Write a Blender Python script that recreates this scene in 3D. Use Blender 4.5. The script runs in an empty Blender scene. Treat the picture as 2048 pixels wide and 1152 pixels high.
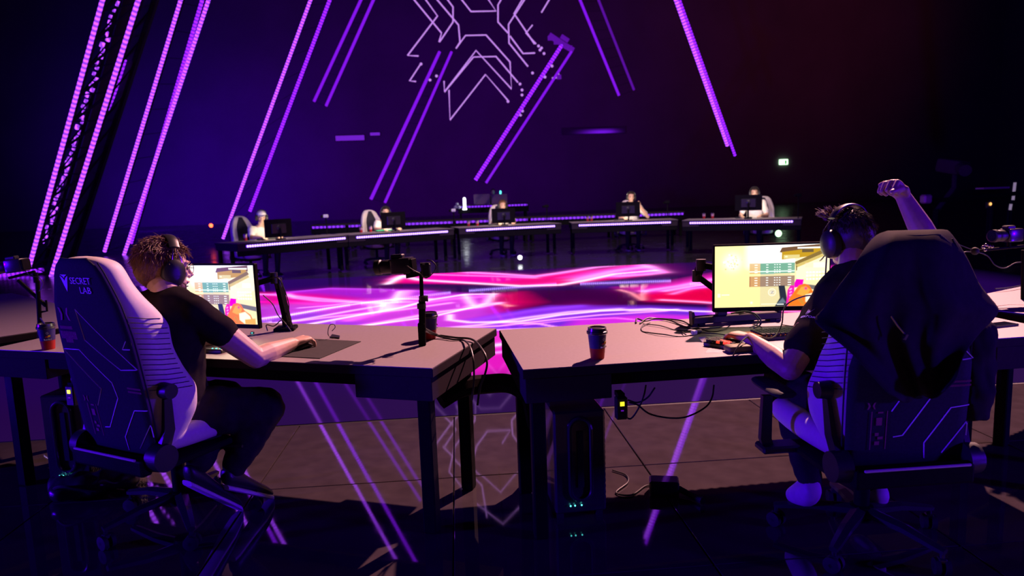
import bpy, bmesh, math, random
import numpy as np
from mathutils import Vector, Matrix, Euler, noise
random.seed(7); np.random.seed(7)
S = bpy.context.scene; C = S.collection; PI = math.pi
V = Vector
# ---------------------------------------------------------------- camera, exposure, world
F_PX, PITCH, ROLL, YAW, CAM_H = 1380.0, .134, .0345, .0767, 1.45
cam = bpy.data.objects.new('camera', bpy.data.cameras.new('camera')); C.objects.link(cam); S.camera = cam
cam.matrix_world = Matrix.Translation((0, 0, CAM_H)) @ Matrix.Rotation(-YAW, 4, 'Z') @ Matrix.Rotation(PI/2-PITCH, 4, 'X') @ Matrix.Rotation(-ROLL, 4, 'Z')
cam.data.sensor_width = 36; cam.data.lens = 36*F_PX/2048; cam.data.clip_end = 300
cam.data.dof.use_dof = True; cam.data.dof.focus_distance = 3.3; cam.data.dof.aperture_fstop = 2.8
S.view_settings.view_transform = 'Standard'; S.view_settings.look = 'None'
S.view_settings.gamma = 1; S.view_settings.use_curve_mapping = False; S.view_settings.exposure = 0
S.cycles.max_bounces = 6; S.cycles.sample_clamp_indirect = 4
W = bpy.data.worlds.new('world'); S.world = W; W.use_nodes = True
W.node_tree.nodes['Background'].inputs[0].default_value = (.10, .0, .30, 1)
W.node_tree.nodes['Background'].inputs[1].default_value = .022

def ray(px, py):
    X, Y = px-1024, py-576; c, s = math.cos(ROLL), math.sin(ROLL)
    x, y = (c*X-s*Y)/F_PX, (s*X+c*Y)/F_PX
    cp, sp, cy, sy = math.cos(PITCH), math.sin(PITCH), math.cos(YAW), math.sin(YAW)
    fw, up = cp-y*sp, -sp-y*cp
    return V((x*cy+fw*sy, -x*sy+fw*cy, up))
def P(px, py, z=0.0):            # point of the horizontal plane z seen at a pixel of the photograph
    d = ray(px, py); return V((0, 0, CAM_H))+d*((z-CAM_H)/d.z)
def Q(px, py, y):                # point at depth y
    d = ray(px, py); return V((0, 0, CAM_H))+d*(y/d.y)

def lamp(name, kind, loc, target, energy, col, **k):
    L = bpy.data.lights.new(name, kind); o = bpy.data.objects.new(name, L); C.objects.link(o)
    o.location = loc; o.rotation_euler = (V(target)-V(loc)).to_track_quat('-Z', 'Y').to_euler()
    L.energy = energy; L.color = col
    for a, b in k.items(): setattr(L, a, b)
    return o
# pink-white key from the far right, over the arena
lamp('key_spot', 'SPOT', (7.9, 12.2, 11.8), (2.1, 2.6, .6), 29000, (1, .47, .45), spot_size=.80, spot_blend=1, shadow_soft_size=.12)
# deep blue washes from both sides behind the desks
lamp('blue_wash_left', 'AREA', (-12.5, 1.0, 1.5), (0, 3.0, .8), 1500, (.06, 0, 1), size=.7)
lamp('blue_wash_right', 'AREA', (8.5, -1.0, 1.35), (-1.0, 3.0, .8), 480, (.08, 0, 1), size=.7)
# white stage light on the players of the far arc
lamp('far_key', 'SPOT', (2.2, 8.0, 11.0), (1.8, 15.6, .9), 5500, (1, .72, .74), spot_size=1.0, spot_blend=.5, shadow_soft_size=.3)
# spots added to make the far backdrop glow, in place of lit haze
lamp('backdrop_fill_left', 'SPOT', (-19, 43, .8), (-19.5, 56, 3.5), 6500, (.11, 0, 1), spot_size=2.0, spot_blend=1, shadow_soft_size=1)
lamp('backdrop_fill_centre', 'SPOT', (-3, 28, 1.0), (-1, 55, 8), 10500, (.30, .0, 1), spot_size=1.5, spot_blend=1, shadow_soft_size=1)
lamp('backdrop_fill_right', 'SPOT', (30, 30, 16), (24, 55, 17), 2600, (1, .12, .20), spot_size=1.6, spot_blend=1, shadow_soft_size=1)

# ---------------------------------------------------------------- materials
def _n(nt, t, **k):
    n = nt.nodes.new(t)
    for a, b in k.items(): setattr(n, a, b)
    return n
def mat(name, col, rough=.5, metal=0., spec=.5, var=.12, scale=30., bump=0., bscale=300., coat=0., sheen=0., rvar=0.):
    m = bpy.data.materials.new(name); m.use_nodes = True; nt = m.node_tree; b = nt.nodes['Principled BSDF']
    tc = _n(nt, 'ShaderNodeTexCoord'); no = _n(nt, 'ShaderNodeTexNoise'); no.inputs['Scale'].default_value = scale; no.inputs['Detail'].default_value = 4
    nt.links.new(tc.outputs['Object'], no.inputs['Vector'])
    mr = _n(nt, 'ShaderNodeMapRange'); mr.inputs['From Min'].default_value = .3; mr.inputs['From Max'].default_value = .7
    mr.inputs['To Min'].default_value = 1-var; mr.inputs['To Max'].default_value = 1+var
    nt.links.new(no.outputs['Fac'], mr.inputs['Value'])
    mx = _n(nt, 'ShaderNodeVectorMath', operation='SCALE'); mx.inputs[0].default_value = col[:3]
    nt.links.new(mr.outputs[0], mx.inputs['Scale']); nt.links.new(mx.outputs[0], b.inputs['Base Color'])
    b.inputs['Roughness'].default_value = rough; b.inputs['Metallic'].default_value = metal
    b.inputs['Specular IOR Level'].default_value = spec; b.inputs['Coat Weight'].default_value = coat
    b.inputs['Sheen Weight'].default_value = sheen
    if rvar:
        r2 = _n(nt, 'ShaderNodeMapRange'); r2.inputs['From Min'].default_value = .3; r2.inputs['From Max'].default_value = .7
        r2.inputs['To Min'].default_value = rough-rvar; r2.inputs['To Max'].default_value = rough+rvar
        nt.links.new(no.outputs['Fac'], r2.inputs['Value']); nt.links.new(r2.outputs[0], b.inputs['Roughness'])
    if bump:
        n2 = _n(nt, 'ShaderNodeTexNoise'); n2.inputs['Scale'].default_value = bscale; nt.links.new(tc.outputs['Object'], n2.inputs['Vector'])
        bp = _n(nt, 'ShaderNodeBump'); bp.inputs['Strength'].default_value = bump; bp.inputs['Distance'].default_value = .002
        nt.links.new(n2.outputs['Fac'], bp.inputs['Height']); nt.links.new(bp.outputs[0], b.inputs['Normal'])
    return m
def emi(name, col, s, base=(.02, .02, .02)):
    m = bpy.data.materials.new(name); m.use_nodes = True; b = m.node_tree.nodes['Principled BSDF']
    b.inputs['Base Color'].default_value = (*base, 1); b.inputs['Emission Color'].default_value = (*col, 1); b.inputs['Emission Strength'].default_value = s
    return m
def emi_beads(name, col, s, pitch):     # LED tape: bright diodes along the object's local X
    m = emi(name, col, s); nt = m.node_tree; b = nt.nodes['Principled BSDF']
    tc = _n(nt, 'ShaderNodeTexCoord'); sx = _n(nt, 'ShaderNodeSeparateXYZ'); nt.links.new(tc.outputs['Object'], sx.inputs[0])
    mu = _n(nt, 'ShaderNodeMath', operation='MULTIPLY'); mu.inputs[1].default_value = 2*PI/pitch; nt.links.new(sx.outputs['X'], mu.inputs[0])
    sn = _n(nt, 'ShaderNodeMath', operation='SINE'); nt.links.new(mu.outputs[0], sn.inputs[0])
    mr = _n(nt, 'ShaderNodeMapRange'); mr.inputs['From Min'].default_value = -1; mr.inputs['To Min'].default_value = s*.35; mr.inputs['To Max'].default_value = s*1.65
    nt.links.new(sn.outputs[0], mr.inputs['Value']); nt.links.new(mr.outputs[0], b.inputs['Emission Strength'])
    return m
def emi_attr(name, s, rough=.3, spec=.5):
    m = emi(name, (1, 1, 1), s, (.005, .005, .006)); nt = m.node_tree; b = nt.nodes['Principled BSDF']
    a = _n(nt, 'ShaderNodeVertexColor', layer_name='Col'); nt.links.new(a.outputs['Color'], b.inputs['Emission Color'])
    b.inputs['Roughness'].default_value = rough; b.inputs['Specular IOR Level'].default_value = spec
    return m
M = dict(
    floor=mat('stage_floor', (.056, .043, .050), .03, spec=1.0, var=.18, scale=9, rvar=.015, coat=.6),
    joint=mat('floor_joint', (.012, .01, .012), .6),
    ground=mat('arena_ground', (.02, .018, .022), .22, spec=.4, scale=2, rvar=.08),
    drape=mat('backdrop_drape', (.12, .10, .13), .9, scale=.25, var=.12, spec=.1),
    desk=mat('desk_laminate', (.30, .25, .265), .46, spec=.9, scale=60, var=.05, bump=.15, bscale=400),
    deskside=mat('desk_panel', (.040, .030, .040), .9, spec=0, scale=60, var=.05),
    black=mat('black_metal', (.009, .008, .010), .5, spec=.2),
    plastic=mat('black_plastic', (.018, .017, .020), .42, bump=.1),
    gloss=mat('gloss_black', (.03, .026, .034), .3, coat=.4),
    rubber=mat('rubber', (.012, .012, .013), .75),
    chrome=mat('steel', (.5, .5, .52), .22, metal=1),
    cable=mat('cable_jacket', (.03, .028, .03), .45),
    mesh=mat('grille', (.03, .03, .035), .5),
    seatlight=mat('ivory_leather', (.72, .62, .60), .5, spec=.35, scale=80, var=.04, bump=.12, bscale=600),
    seatdark=mat('navy_black_fabric', (.032, .028, .045), .85, spec=.1, scale=120, bump=.4, bscale=900),
    stitch=mat('silver_thread', (.80, .66, .95), .6),
    redprint=mat('dark_red_print', (.30, .03, .12), .6),
    skin=mat('skin', (.62, .40, .33), .5, scale=60, var=.06, bump=.08, bscale=500),
    skin2=mat('skin_olive', (.52, .31, .23), .5, scale=60, var=.08, bump=.1, bscale=500),
    hair1=mat('brown_hair', (.19, .088, .040), .6, scale=200, var=.4),
    hair2=mat('dark_hair', (.035, .02, .016), .5, scale=200, var=.4),
    shirt=mat('black_cotton', (.020, .015, .017), .9, spec=.1, bump=.3, bscale=900),
    jacket=mat('black_polyester', (.027, .021, .028), .78, spec=.25, bump=.2, bscale=700),
    trouser=mat('dark_trousers', (.03, .024, .028), .85, spec=.2, bump=.3, bscale=700),
    white=mat('white_cotton', (.75, .70, .66), .85, scale=40, var=.05),
    whitep=mat('white_plastic', (.7, .7, .72), .4),
    eye=mat('eye_dark', (.02, .015, .015), .2),
    lip=mat('lip', (.45, .20, .18), .5),
    cupblue=mat('cup_navy', (.035, .02, .13), .35),
    cupred=mat('cup_red', (.35, .015, .02), .4),
    yellow=mat('yellow_print', (.9, .6, .02), .5),
    mousepad=mat('mouse_cloth', (.035, .03, .035), .9, bump=.3, bscale=1500),
    olive=mat('olive_pad', (.16, .15, .04), .6),
    concrete=mat('grey_paper', (.55, .52, .52), .7),
    lens=mat('lens_glass', (.02, .02, .05), .05, coat=1),
    bead=emi('led_bead', (.50, .30, 1), 3.2), strip=emi('led_strip_glow', (.16, .015, 1), 1.2), strip2=emi_beads('led_strip_far', (.22, .02, .9), 1.1, .12),
    tube=emi_beads('led_tube', (.26, .012, 1), 1.5, .10), tubehot=emi_beads('led_tube_hot', (.36, .05, 1), 2.0, .10), tubedim=emi('led_tube_dim', (.22, .01, .75), .45), tubemid=emi('led_tube_mid', (.26, .008, .95), .9),
    logo=emi('led_logo', (.60, .26, .92), 1.0), exit=emi('exit_sign', (.55, 1, .55), 3.5), exitdark=emi('exit_pictogram', (.02, .35, .08), .6), redled=emi('red_led', (1, .06, .02), 9),
    yled=emi('yellow_led', (.9, .85, .02), 2.0), wled=emi('white_led', (.9, .95, 1), 5), cyan=emi('cyan_led', (.1, .9, .85), 2.5), redkey=emi('red_key', (1, .045, .02), 1.5), greenled=emi('green_led', (.05, .8, .3), 1.5),
    violetglow=emi('violet_glow_paint', (.22, .02, .8), .7),
)
for k_, i_ in (('deskside', 1.04), ('black', 1.15), ('jacket', 1.15), ('shirt', 1.15), ('trouser', 1.15), ('cupblue', 1.25), ('cupred', 1.25)): M[k_].node_tree.nodes['Principled BSDF'].inputs['IOR'].default_value = i_
# ---------------------------------------------------------------- mesh building
class MB:
    def __init__(s): s.v = []; s.f = []
    def add(s, vs, fs):
        o = len(s.v); s.v += [tuple(v) for v in vs]; s.f += [tuple(i+o for i in f) for f in fs]; return s
    def bm(s, b, M4=None):
        if M4 is not None: b.transform(M4)
        b.verts.index_update(); s.add([v.co.copy() for v in b.verts], [[v.index for v in f.verts] for f in b.faces]); b.free(); return s
    def box(s, c, sz, rot=None, bev=0., seg=1):
        b = bmesh.new(); bmesh.ops.create_cube(b, size=1)
        for v in b.verts: v.co = V((v.co.x*sz[0], v.co.y*sz[1], v.co.z*sz[2]))
        if bev: bmesh.ops.bevel(b, geom=b.edges[:], offset=bev, segments=seg, affect='EDGES', profile=.5)
        R = Matrix.Identity(4) if rot is None else (rot if isinstance(rot, Matrix) else Euler(rot).to_matrix()).to_4x4()
        return s.bm(b, Matrix.Translation(c) @ R)
    def tube(s, pts, r, seg=8, caps=True, flat=1.0, up=None):
        pts = [V(p) for p in pts]; n = len(pts); rs = r if isinstance(r, (list, tuple)) else [r]*n
        t0 = (pts[1]-pts[0]).normalized(); nx = V(up) if up else t0.orthogonal()
        nx = (nx-t0*nx.dot(t0)).normalized(); vs = []; fs = []
        for i, p in enumerate(pts):
            t = ((pts[min(i+1, n-1)]-pts[max(i-1, 0)])).normalized()
            nx = (nx-t*nx.dot(t)); nx = nx.normalized() if nx.length > 1e-6 else t.orthogonal().normalized()
            ny = t.cross(nx)
            for k in range(seg):
                a = 2*PI*(k+.5)/seg if seg == 4 else 2*PI*k/seg
                vs.append(p+nx*math.cos(a)*rs[i]*flat+ny*math.sin(a)*rs[i])
        for i in range(n-1):
            for k in range(seg): fs.append((i*seg+k, i*seg+(k+1) % seg, (i+1)*seg+(k+1) % seg, (i+1)*seg+k))
        if caps: fs += [tuple(range(seg))[::-1], tuple((n-1)*seg+k for k in range(seg))]
        return s.add(vs, fs)
    def cyl(s, a, b, r, r1=None, seg=20): return s.tube([a, b], [r, r if r1 is None else r1], seg)
    def cap(s, a, b, r0, r1, seg=12):      # capsule with round ends
        a, b = V(a), V(b); d = (b-a); L = d.length; d = d.normalized() if L > 1e-6 else V((0, 0, 1)); pts = []; rs = []
        for t in (-1, -.85, -.5, 0): pts.append(a+d*r0*t); rs.append(max(r0*math.sqrt(max(0, 1-t*t)), 1e-4))
        for t in (0, .5, .85, 1): pts.append(b+d*r1*t); rs.append(max(r1*math.sqrt(max(0, 1-t*t)), 1e-4))
        return s.tube(pts, rs, seg)
    def ell(s, c, r, rot=None, seg=20, rings=12):
        b = bmesh.new(); bmesh.ops.create_uvsphere(b, u_segments=seg, v_segments=rings, radius=1)
        R = Matrix.Identity(4) if rot is None else (rot if isinstance(rot, Matrix) else Euler(rot).to_matrix()).to_4x4()
        return s.bm(b, Matrix.Translation(c) @ R @ Matrix.Diagonal((*r, 1)))
    def lathe(s, prof, seg=28, c=(0, 0, 0), M4=None):
        vs = []; fs = []; n = len(prof)
        for r, z in prof:
            for k in range(seg): a = 2*PI*k/seg; vs.append(V((c[0]+r*math.cos(a), c[1]+r*math.sin(a), c[2]+z)))
        for i in range(n-1):
            for k in range(seg): fs.append((i*seg+k, i*seg+(k+1) % seg, (i+1)*seg+(k+1) % seg, (i+1)*seg+k))
        fs += [tuple(range(seg))[::-1], tuple((n-1)*seg+k for k in range(seg))]
        if M4 is not None: vs = [M4 @ v for v in vs]
        return s.add(vs, fs)
    def prism(s, poly, z0, z1, M4=None):
        n = len(poly); vs = [V((x, y, z0)) for x, y in poly]+[V((x, y, z1)) for x, y in poly]
        if M4 is not None: vs = [M4 @ v for v in vs]
        return s.add(vs, [tuple(range(n))[::-1], tuple(range(n, 2*n))]+[(i, (i+1) % n, n+(i+1) % n, n+i) for i in range(n)])
    def loft(s, rings, caps=True):
        n = len(rings[0]); vs = [v for r in rings for v in r]; fs = []
        for i in range(len(rings)-1):
            for k in range(n): fs.append((i*n+k, i*n+(k+1) % n, (i+1)*n+(k+1) % n, (i+1)*n+k))
        if caps: fs += [tuple(range(n))[::-1], tuple((len(rings)-1)*n+k for k in range(n))]
        return s.add(vs, fs)
    def grid(s, rows, thick=None):
        a, b = len(rows), len(rows[0]); return s.add([v for r in rows for v in r], [(i*b+j, i*b+j+1, (i+1)*b+j+1, (i+1)*b+j) for i in range(a-1) for j in range(b-1)])
    def mesh(s, name, m, smooth=True, ang=.6):
        me = bpy.data.meshes.new(name); me.from_pydata([tuple(v) for v in s.v], [], s.f)
        b = bmesh.new(); b.from_mesh(me); bmesh.ops.recalc_face_normals(b, faces=b.faces[:]); b.to_mesh(me); b.free()
        if m: me.materials.append(m)
        if smooth:
            for p in me.polygons: p.use_smooth = True
            me.set_sharp_from_angle(angle=ang)
        return me
    def build(s, name, m, parent=None, smooth=True, world=False, ang=.6, mods=()):
        me = s.mesh(name, m, smooth, ang); return place(name, me, parent, world, mods)
def place(name, me, parent=None, world=False, mods=()):
    o = bpy.data.objects.new(name, me); C.objects.link(o)
    if parent is not None:
        if world: me.transform(pmat(parent).inverted())
        o.parent = parent
    for t, k in mods:
        md = o.modifiers.new(t.lower(), t)
        for a, b in k.items(): setattr(md, a, b)
    return o
def pmat(o):
    m = Matrix.Translation(o.location) @ o.rotation_euler.to_matrix().to_4x4() @ Matrix.Diagonal((*o.scale, 1))
    return pmat(o.parent) @ m if o.parent else m
BS = bpy.data.scenes.new('bench')                        # an empty scene in which modifiers are evaluated
def bdg():
    vl = BS.view_layers[0]; vl.update(); return vl.depsgraph
def baked(mb, mods, name, m=None, ang=3.2, fn=None):     # evaluate modifiers into a plain mesh
    o = bpy.data.objects.new('tmp', mb.mesh('tmp', None, False)); BS.collection.objects.link(o)
    for t, k in mods:
        md = o.modifiers.new(t.lower(), t)
        for a, b in k.items(): setattr(md, a, b)
    me = bpy.data.meshes.new_from_object(o.evaluated_get(bdg())); me.name = name
    bpy.data.objects.remove(o)
    if fn:
        nr = [v.normal.copy() for v in me.vertices]; co = [v.co.copy() for v in me.vertices]
        me.vertices.foreach_set('co', [c for a, b in zip(co, nr) for c in fn(a, b)]); me.update()
    if m: me.materials.append(m)
    for p in me.polygons: p.use_smooth = True
    if ang < 3: me.set_sharp_from_angle(angle=ang)
    return me
def flesh(mb, name, m, parent, voxel=.006, smooth=4, fn=None, world=True, fac=.5):
    me = baked(mb, [('REMESH', dict(mode='VOXEL', voxel_size=voxel)), ('SMOOTH', dict(iterations=smooth, factor=fac))], name, m, fn=fn)
    return place(name, me, parent, world)
def thing(name, label, cat, loc=(0, 0, 0), rz=0, group=None, rot=None):
    o = bpy.data.objects.new(name, None); C.objects.link(o); o.empty_display_size = .1
    o.location = loc; o.rotation_euler = rot if rot else (0, 0, rz); return tag(o, label, cat, group)
def tag(o, label, cat, group=None, kind=None):
    if label: o['label'] = label
    if cat: o['category'] = cat
    if group: o['group'] = group
    if kind: o['kind'] = kind
    return o
def text(s, size, m, parent, M4, name='lettering', ext=.0006, align='CENTER', world=False, sx=1.):
    c = bpy.data.curves.new('t', 'FONT'); c.body = s; c.size = size; c.extrude = ext; c.align_x = align; c.align_y = 'CENTER'; c.resolution_u = 2
    o = bpy.data.objects.new('t', c); BS.collection.objects.link(o)
    me = bpy.data.meshes.new_from_object(o.evaluated_get(bdg())); bpy.data.objects.remove(o); me.name = name
    me.transform(Matrix.Diagonal((sx, 1, 1, 1))); me.transform(M4); me.materials.clear(); me.materials.append(m)
    return place(name, me, parent, world)
def frame(o, x, y):              # 4x4 from origin, x axis and approximate y axis
    x = V(x).normalized(); z = x.cross(V(y)).normalized(); y = z.cross(x)
    return Matrix.Translation(o) @ Matrix((x, y, z)).transposed().to_4x4()
def smoothpath(pts, n=6):        # Catmull-Rom
    p = [V(a) for a in pts]; p = [p[0]*2-p[1]]+p+[p[-1]*2-p[-2]]; out = []
    for i in range(1, len(p)-2):
        for k in range(n):
            t = k/n; out.append(.5*((2*p[i])+(p[i+1]-p[i-1])*t+(2*p[i-1]-5*p[i]+4*p[i+1]-p[i+2])*t*t+(3*p[i]-p[i-1]-3*p[i+1]+p[i+2])*t**3))
    return out+[p[-2]]
def interp(x, xs, ys): return float(np.interp(x, xs, ys))
def copytree(o, parent=None):
    c = o.copy(); C.objects.link(c)
    if parent: c.parent = parent
    for ch in [q for q in C.objects if q.parent == o]: copytree(ch, c)
    return c
# ---------------------------------------------------------------- the setting
g = MB().box((4, 28, -.06), (90, 70, .06)).build('floor', M['ground'], smooth=False); tag(g, None, None, kind='structure')
TS, TX, TY = 1.0105, -2.094, 2.443                # stage tiles, each a slab of its own on the floor
base = MB().box((1.0, 3.3, -.026), (18*TS, 9.2*TS, .012)).build('tile_bed', M['joint'], g, smooth=False)
tmesh = []
for k in range(4):
    tmesh.append(MB().box((0, 0, -.010), (TS-.007, TS-.007, .02), bev=.002).mesh('floor_tile', M['floor'], False))
rt = random.Random(3)
for i in range(-7, 10):
    for j in range(-3, 2 if -4 <= i <= 9 else 6):
        o = bpy.data.objects.new('floor_tile', tmesh[(i*3+j) % 4]); C.objects.link(o); o.parent = g
        o.location = (TX+(i+.5)*TS, TY+(j+.5)*TS, rt.uniform(-.0008, .0008)); o.rotation_euler = (rt.uniform(-.0016, .0016), rt.uniform(-.0016, .0016), 0)
for nm, c, sz in (('wall_back', (4, 56, 12), (90, .3, 26)), ('wall_left', (-38, 28, 12), (.3, 56, 26)), ('wall_right', (46, 28, 12), (.3, 56, 26))):
    tag(MB().box(c, sz).build(nm, M['drape'], smooth=False), None, None, kind='structure')

# LED floor: a flat video screen let into the stage; its picture is drawn in metres on the floor
def seg_field(X, Y, pts, w, hard=1.6):
    d = np.full(X.shape, 1e9)
    for a, b in zip(pts[:-1], pts[1:]):
        ax, ay = a; bx, by = b; dx, dy = bx-ax, by-ay; L = dx*dx+dy*dy+1e-9
        t = np.clip(((X-ax)*dx+(Y-ay)*dy)/L, 0, 1); d = np.minimum(d, np.hypot(X-ax-t*dx, Y-ay-t*dy))
    return np.exp(-(d/w)**hard)
def poly_field(X, Y, pts, soft):
    ins = np.zeros(X.shape, bool); n = len(pts); d = np.full(X.shape, 1e9)
    for i in range(n):
        ax, ay = pts[i]; bx, by = pts[(i+1) % n]
        c = ((ay > Y) != (by > Y)) & (X < (bx-ax)*(Y-ay)/(by-ay+1e-12)+ax); ins ^= c
        dx, dy = bx-ax, by-ay; t = np.clip(((X-ax)*dx+(Y-ay)*dy)/(dx*dx+dy*dy+1e-9), 0, 1)
        d = np.minimum(d, np.hypot(X-ax-t*dx, Y-ay-t*dy))
    d = np.where(ins, d, -d); return np.clip(.5+d/(2*soft), 0, 1)
def attr_grid(name, m, nx, ny, vfun, col, parent=None):
    vs = vfun; me = bpy.data.meshes.new(name)
    idx = (np.arange(ny-1)[:, None]*nx+np.arange(nx-1)[None, :]).ravel()
    fs = np.stack([idx, idx+1, idx+nx+1, idx+nx], 1)
    me.vertices.add(nx*ny); me.vertices.foreach_set('co', vs.astype(np.float32).ravel())
    me.loops.add(fs.size); me.loops.foreach_set('vertex_index', fs.astype(np.int32).ravel())
    me.polygons.add(len(fs)); me.polygons.foreach_set('loop_start', np.arange(0, fs.size, 4, dtype=np.int32)); me.update(calc_edges=True)
    ca = me.color_attributes.new('Col', 'FLOAT_COLOR', 'POINT'); rgba = np.concatenate([col, np.ones((nx*ny, 1))], 1).astype(np.float32); ca.data.foreach_set('color', rgba.ravel())
    me.materials.append(m); o = bpy.data.objects.new(name, me); C.objects.link(o)
    if parent is not None: o.parent = parent
    return o
def fl(pts): return [tuple(P(x, y, 0)[:2]) for x, y in pts]
def led_floor():
    x0, x1, y0, y1 = -6.2, 8.4, 4.49, 13.3; st = .032
    nx, ny = int((x1-x0)/st)+1, int((y1-y0)/st)+1
    X, Y = np.meshgrid(np.linspace(x0, x1, nx), np.linspace(y0, y1, ny))
    K = np.zeros((ny, nx, 3)); K[:] = (.012, .001, .055)
    def blend(f, c, a=1.): K[:] = K*(1-(f*a)[..., None])+np.array(c)*(f*a)[..., None]
    def addl(f, c, a=1.): K[:] = K+np.array(c)*(f*a)[..., None]
    px = lambda w, y: w*Y0(y)
    def Y0(y): return P(1000, y, 0).y**2/(F_PX*CAM_H)
    def pol(pts, c, soft=3, a=1.): ym = sum(p[1] for p in pts)/len(pts); blend(poly_field(X, Y, fl(pts), soft*.6*Y0(ym)), c, a)
    def line(pts, c, w=2.2, a=1., hard=1.6): ym = sum(p[1] for p in pts)/len(pts); addl(seg_field(X, Y, fl(pts), w*.55*Y0(ym), hard), c, a*1.15); addl(seg_field(X, Y, fl(pts), w*1.8*Y0(ym), hard), MG, a*.16)
    MG, RD, VI, BL, PK, WH, HP = (.75, .005, .42), (.85, .0, .07), (.22, .02, .75), (.06, .015, .50), (.9, .25, .75), (1.0, .80, .95), (1.0, .42, .85)
    # colour fields
    pol([(520, 590), (660, 577), (830, 582), (1000, 590), (1020, 640), (960, 668), (400, 700), (380, 600)], (.32, .01, .50), 6)
    pol([(520, 585), (640, 588), (760, 602), (640, 612), (520, 612)], (.62, .0, .16), 6, .8)
    pol([(520, 610), (900, 590), (1000, 600), (960, 650), (500, 680)], (.55, .05, .62), 8, .7)
    pol([(500, 640), (620, 622), (700, 640), (820, 662), (480, 700)], (.10, .03, .62), 8, .6)
    pol([(770, 566), (800, 546), (880, 541), (1060, 552), (1200, 538), (1280, 527), (1330, 545), (1250, 556), (1100, 572), (960, 568)], (.72, .0, .17), 3)
    pol([(800, 548), (880, 543), (1060, 554), (1000, 566), (860, 566)], (.78, .0, .40), 4, .8)
    pol([(1120, 556), (1190, 541), (1275, 529), (1322, 544), (1230, 556)], (.75, .05, .55), 3, .85)
    pol([(1000, 580), (1120, 580), (1330, 573), (1440, 560), (1440, 600), (1300, 615), (1050, 622), (985, 612)], (.035, .0, .035), 6, 1)
    pol([(985, 590), (1040, 585), (1070, 605), (1000, 622)], (.62, .0, .08), 9, .9)
    pol([(1240, 575), (1330, 566), (1440, 545), (1700, 530), (1700, 580), (1440, 578), (1300, 588)], (.65, .01, .38), 5, .9)
    pol([(1280, 590), (1360, 580), (1440, 575), (1700, 590), (1700, 610), (1400, 606), (1300, 602)], (.72, .0, .05), 5, .95)
    pol([(960, 668), (930, 640), (1100, 612), (1300, 612), (1440, 618), (1440, 650), (1200, 668)], (.13, .02, .62), 7, .95)
    pol([(1150, 640), (1300, 628), (1440, 634), (1700, 640), (1700, 668), (1440, 662), (1100, 676)], (.62, .02, .66), 6, .9)
    pol([(1430, 612), (1700, 604), (1700, 640), (1430, 634)], (.80, .0, .22), 5, .8)
    pol([(700, 668), (1400, 655), (1400, 740), (700, 760)], (.80, .03, .55), 10, .9)
    pol([(760, 700), (1300, 700), (1300, 750), (760, 760)], (.62, .0, .40), 12, .8)
    # streaks: band one
    line([(790, 558), (830, 545), (900, 543), (1000, 548), (1070, 553), (1120, 546), (1190, 535), (1275, 527)], PK, 2.2)
    line([(1275, 527), (1300, 534), (1325, 545), (1290, 549), (1240, 552)], PK, 2.6)
    line([(775, 568), (805, 552), (840, 560), (940, 566), (1040, 572), (1120, 570), (1170, 561), (1230, 548), (1310, 541)], WH, 1.8, .9)
    line([(860, 549), (1000, 553), (1070, 556)], HP, 1.5, .5); line([(1150, 560), (1230, 542), (1290, 534)], HP, 3.0, .6)
    # band two, left
    line([(500, 588), (560, 590), (640, 598), (740, 606), (820, 604)], PK, 2.4); line([(575, 588), (590, 596), (640, 602), (720, 605)], PK, 1.8)
    line([(560, 586), (660, 577), (760, 579), (860, 583)], (.45, .05, .75), 3, .6)
    line([(812, 583), (795, 604)], HP, 4, .6); line([(800, 583), (788, 602)], WH, 2, .5)
    line([(760, 606), (775, 612), (772, 618)], WH, 6, .6)
    line([(500, 640), (580, 630), (660, 616), (740, 604), (800, 598), (860, 598)], (.65, .55, .98), 2.0); line([(500, 652), (600, 640), (700, 622), (760, 612)], (.60, .55, .98), 2.4, .8)
    line([(480, 668), (600, 652), (720, 630), (800, 616), (860, 600), (930, 589), (990, 588)], WH, 2.2, .9)
    line([(500, 690), (640, 664), (760, 646), (880, 624), (960, 614), (1000, 606)], HP, 3.2); line([(620, 672), (740, 650), (860, 634), (940, 616)], WH, 1.8)
    line([(560, 646), (680, 632), (800, 620), (900, 606)], HP, 2.4, .8); line([(700, 640), (800, 612), (900, 598), (980, 592)], (.8, .12, .6), 4, .8)
    line([(930, 590), (940, 604), (950, 614), (974, 606), (984, 590)], (1, .55, .5), 2.4, .8); line([(935, 613), (990, 606), (1020, 612)], (1, .4, .35), 2.2, .5)
    line([(500, 604), (580, 604), (660, 610)], (.9, .0, .2), 3, .5); line([(600, 616), (650, 612), (700, 606)], (.5, .35, .98), 1.6, .8)
    # band three
    line([(900, 630), (900, 640), (940, 645), (1040, 643), (1120, 630), (1200, 622), (1300, 618), (1380, 622), (1440, 624)], WH, 2.0, .85)
    line([(860, 660), (960, 650), (1050, 636), (1140, 624), (1240, 618)], (.7, .5, 1), 3.0, .8); line([(880, 658), (1000, 652), (1100, 640), (1200, 630), (1330, 622)], HP, 2.0, .8)
    line([(1000, 645), (1080, 648), (1130, 658), (1220, 664)], HP, 1.8, .8); line([(1050, 650), (1140, 640), (1230, 636), (1330, 645), (1420, 648)], PK, 1.6, .6)
    line([(900, 664), (1040, 658), (1200, 654), (1330, 648)], HP, 2.2, .8); line([(1020, 668), (1150, 664), (1290, 655)], WH, 2.2, .8)
    line([(960, 640), (1060, 622), (1160, 612)], (.12, .03, .65), 5, .7)
    # band four, right
    line([(1290, 582), (1360, 572), (1440, 556), (1640, 540)], PK, 2.2); line([(1330, 582), (1400, 570), (1520, 560)], HP, 2, .7)
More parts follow.
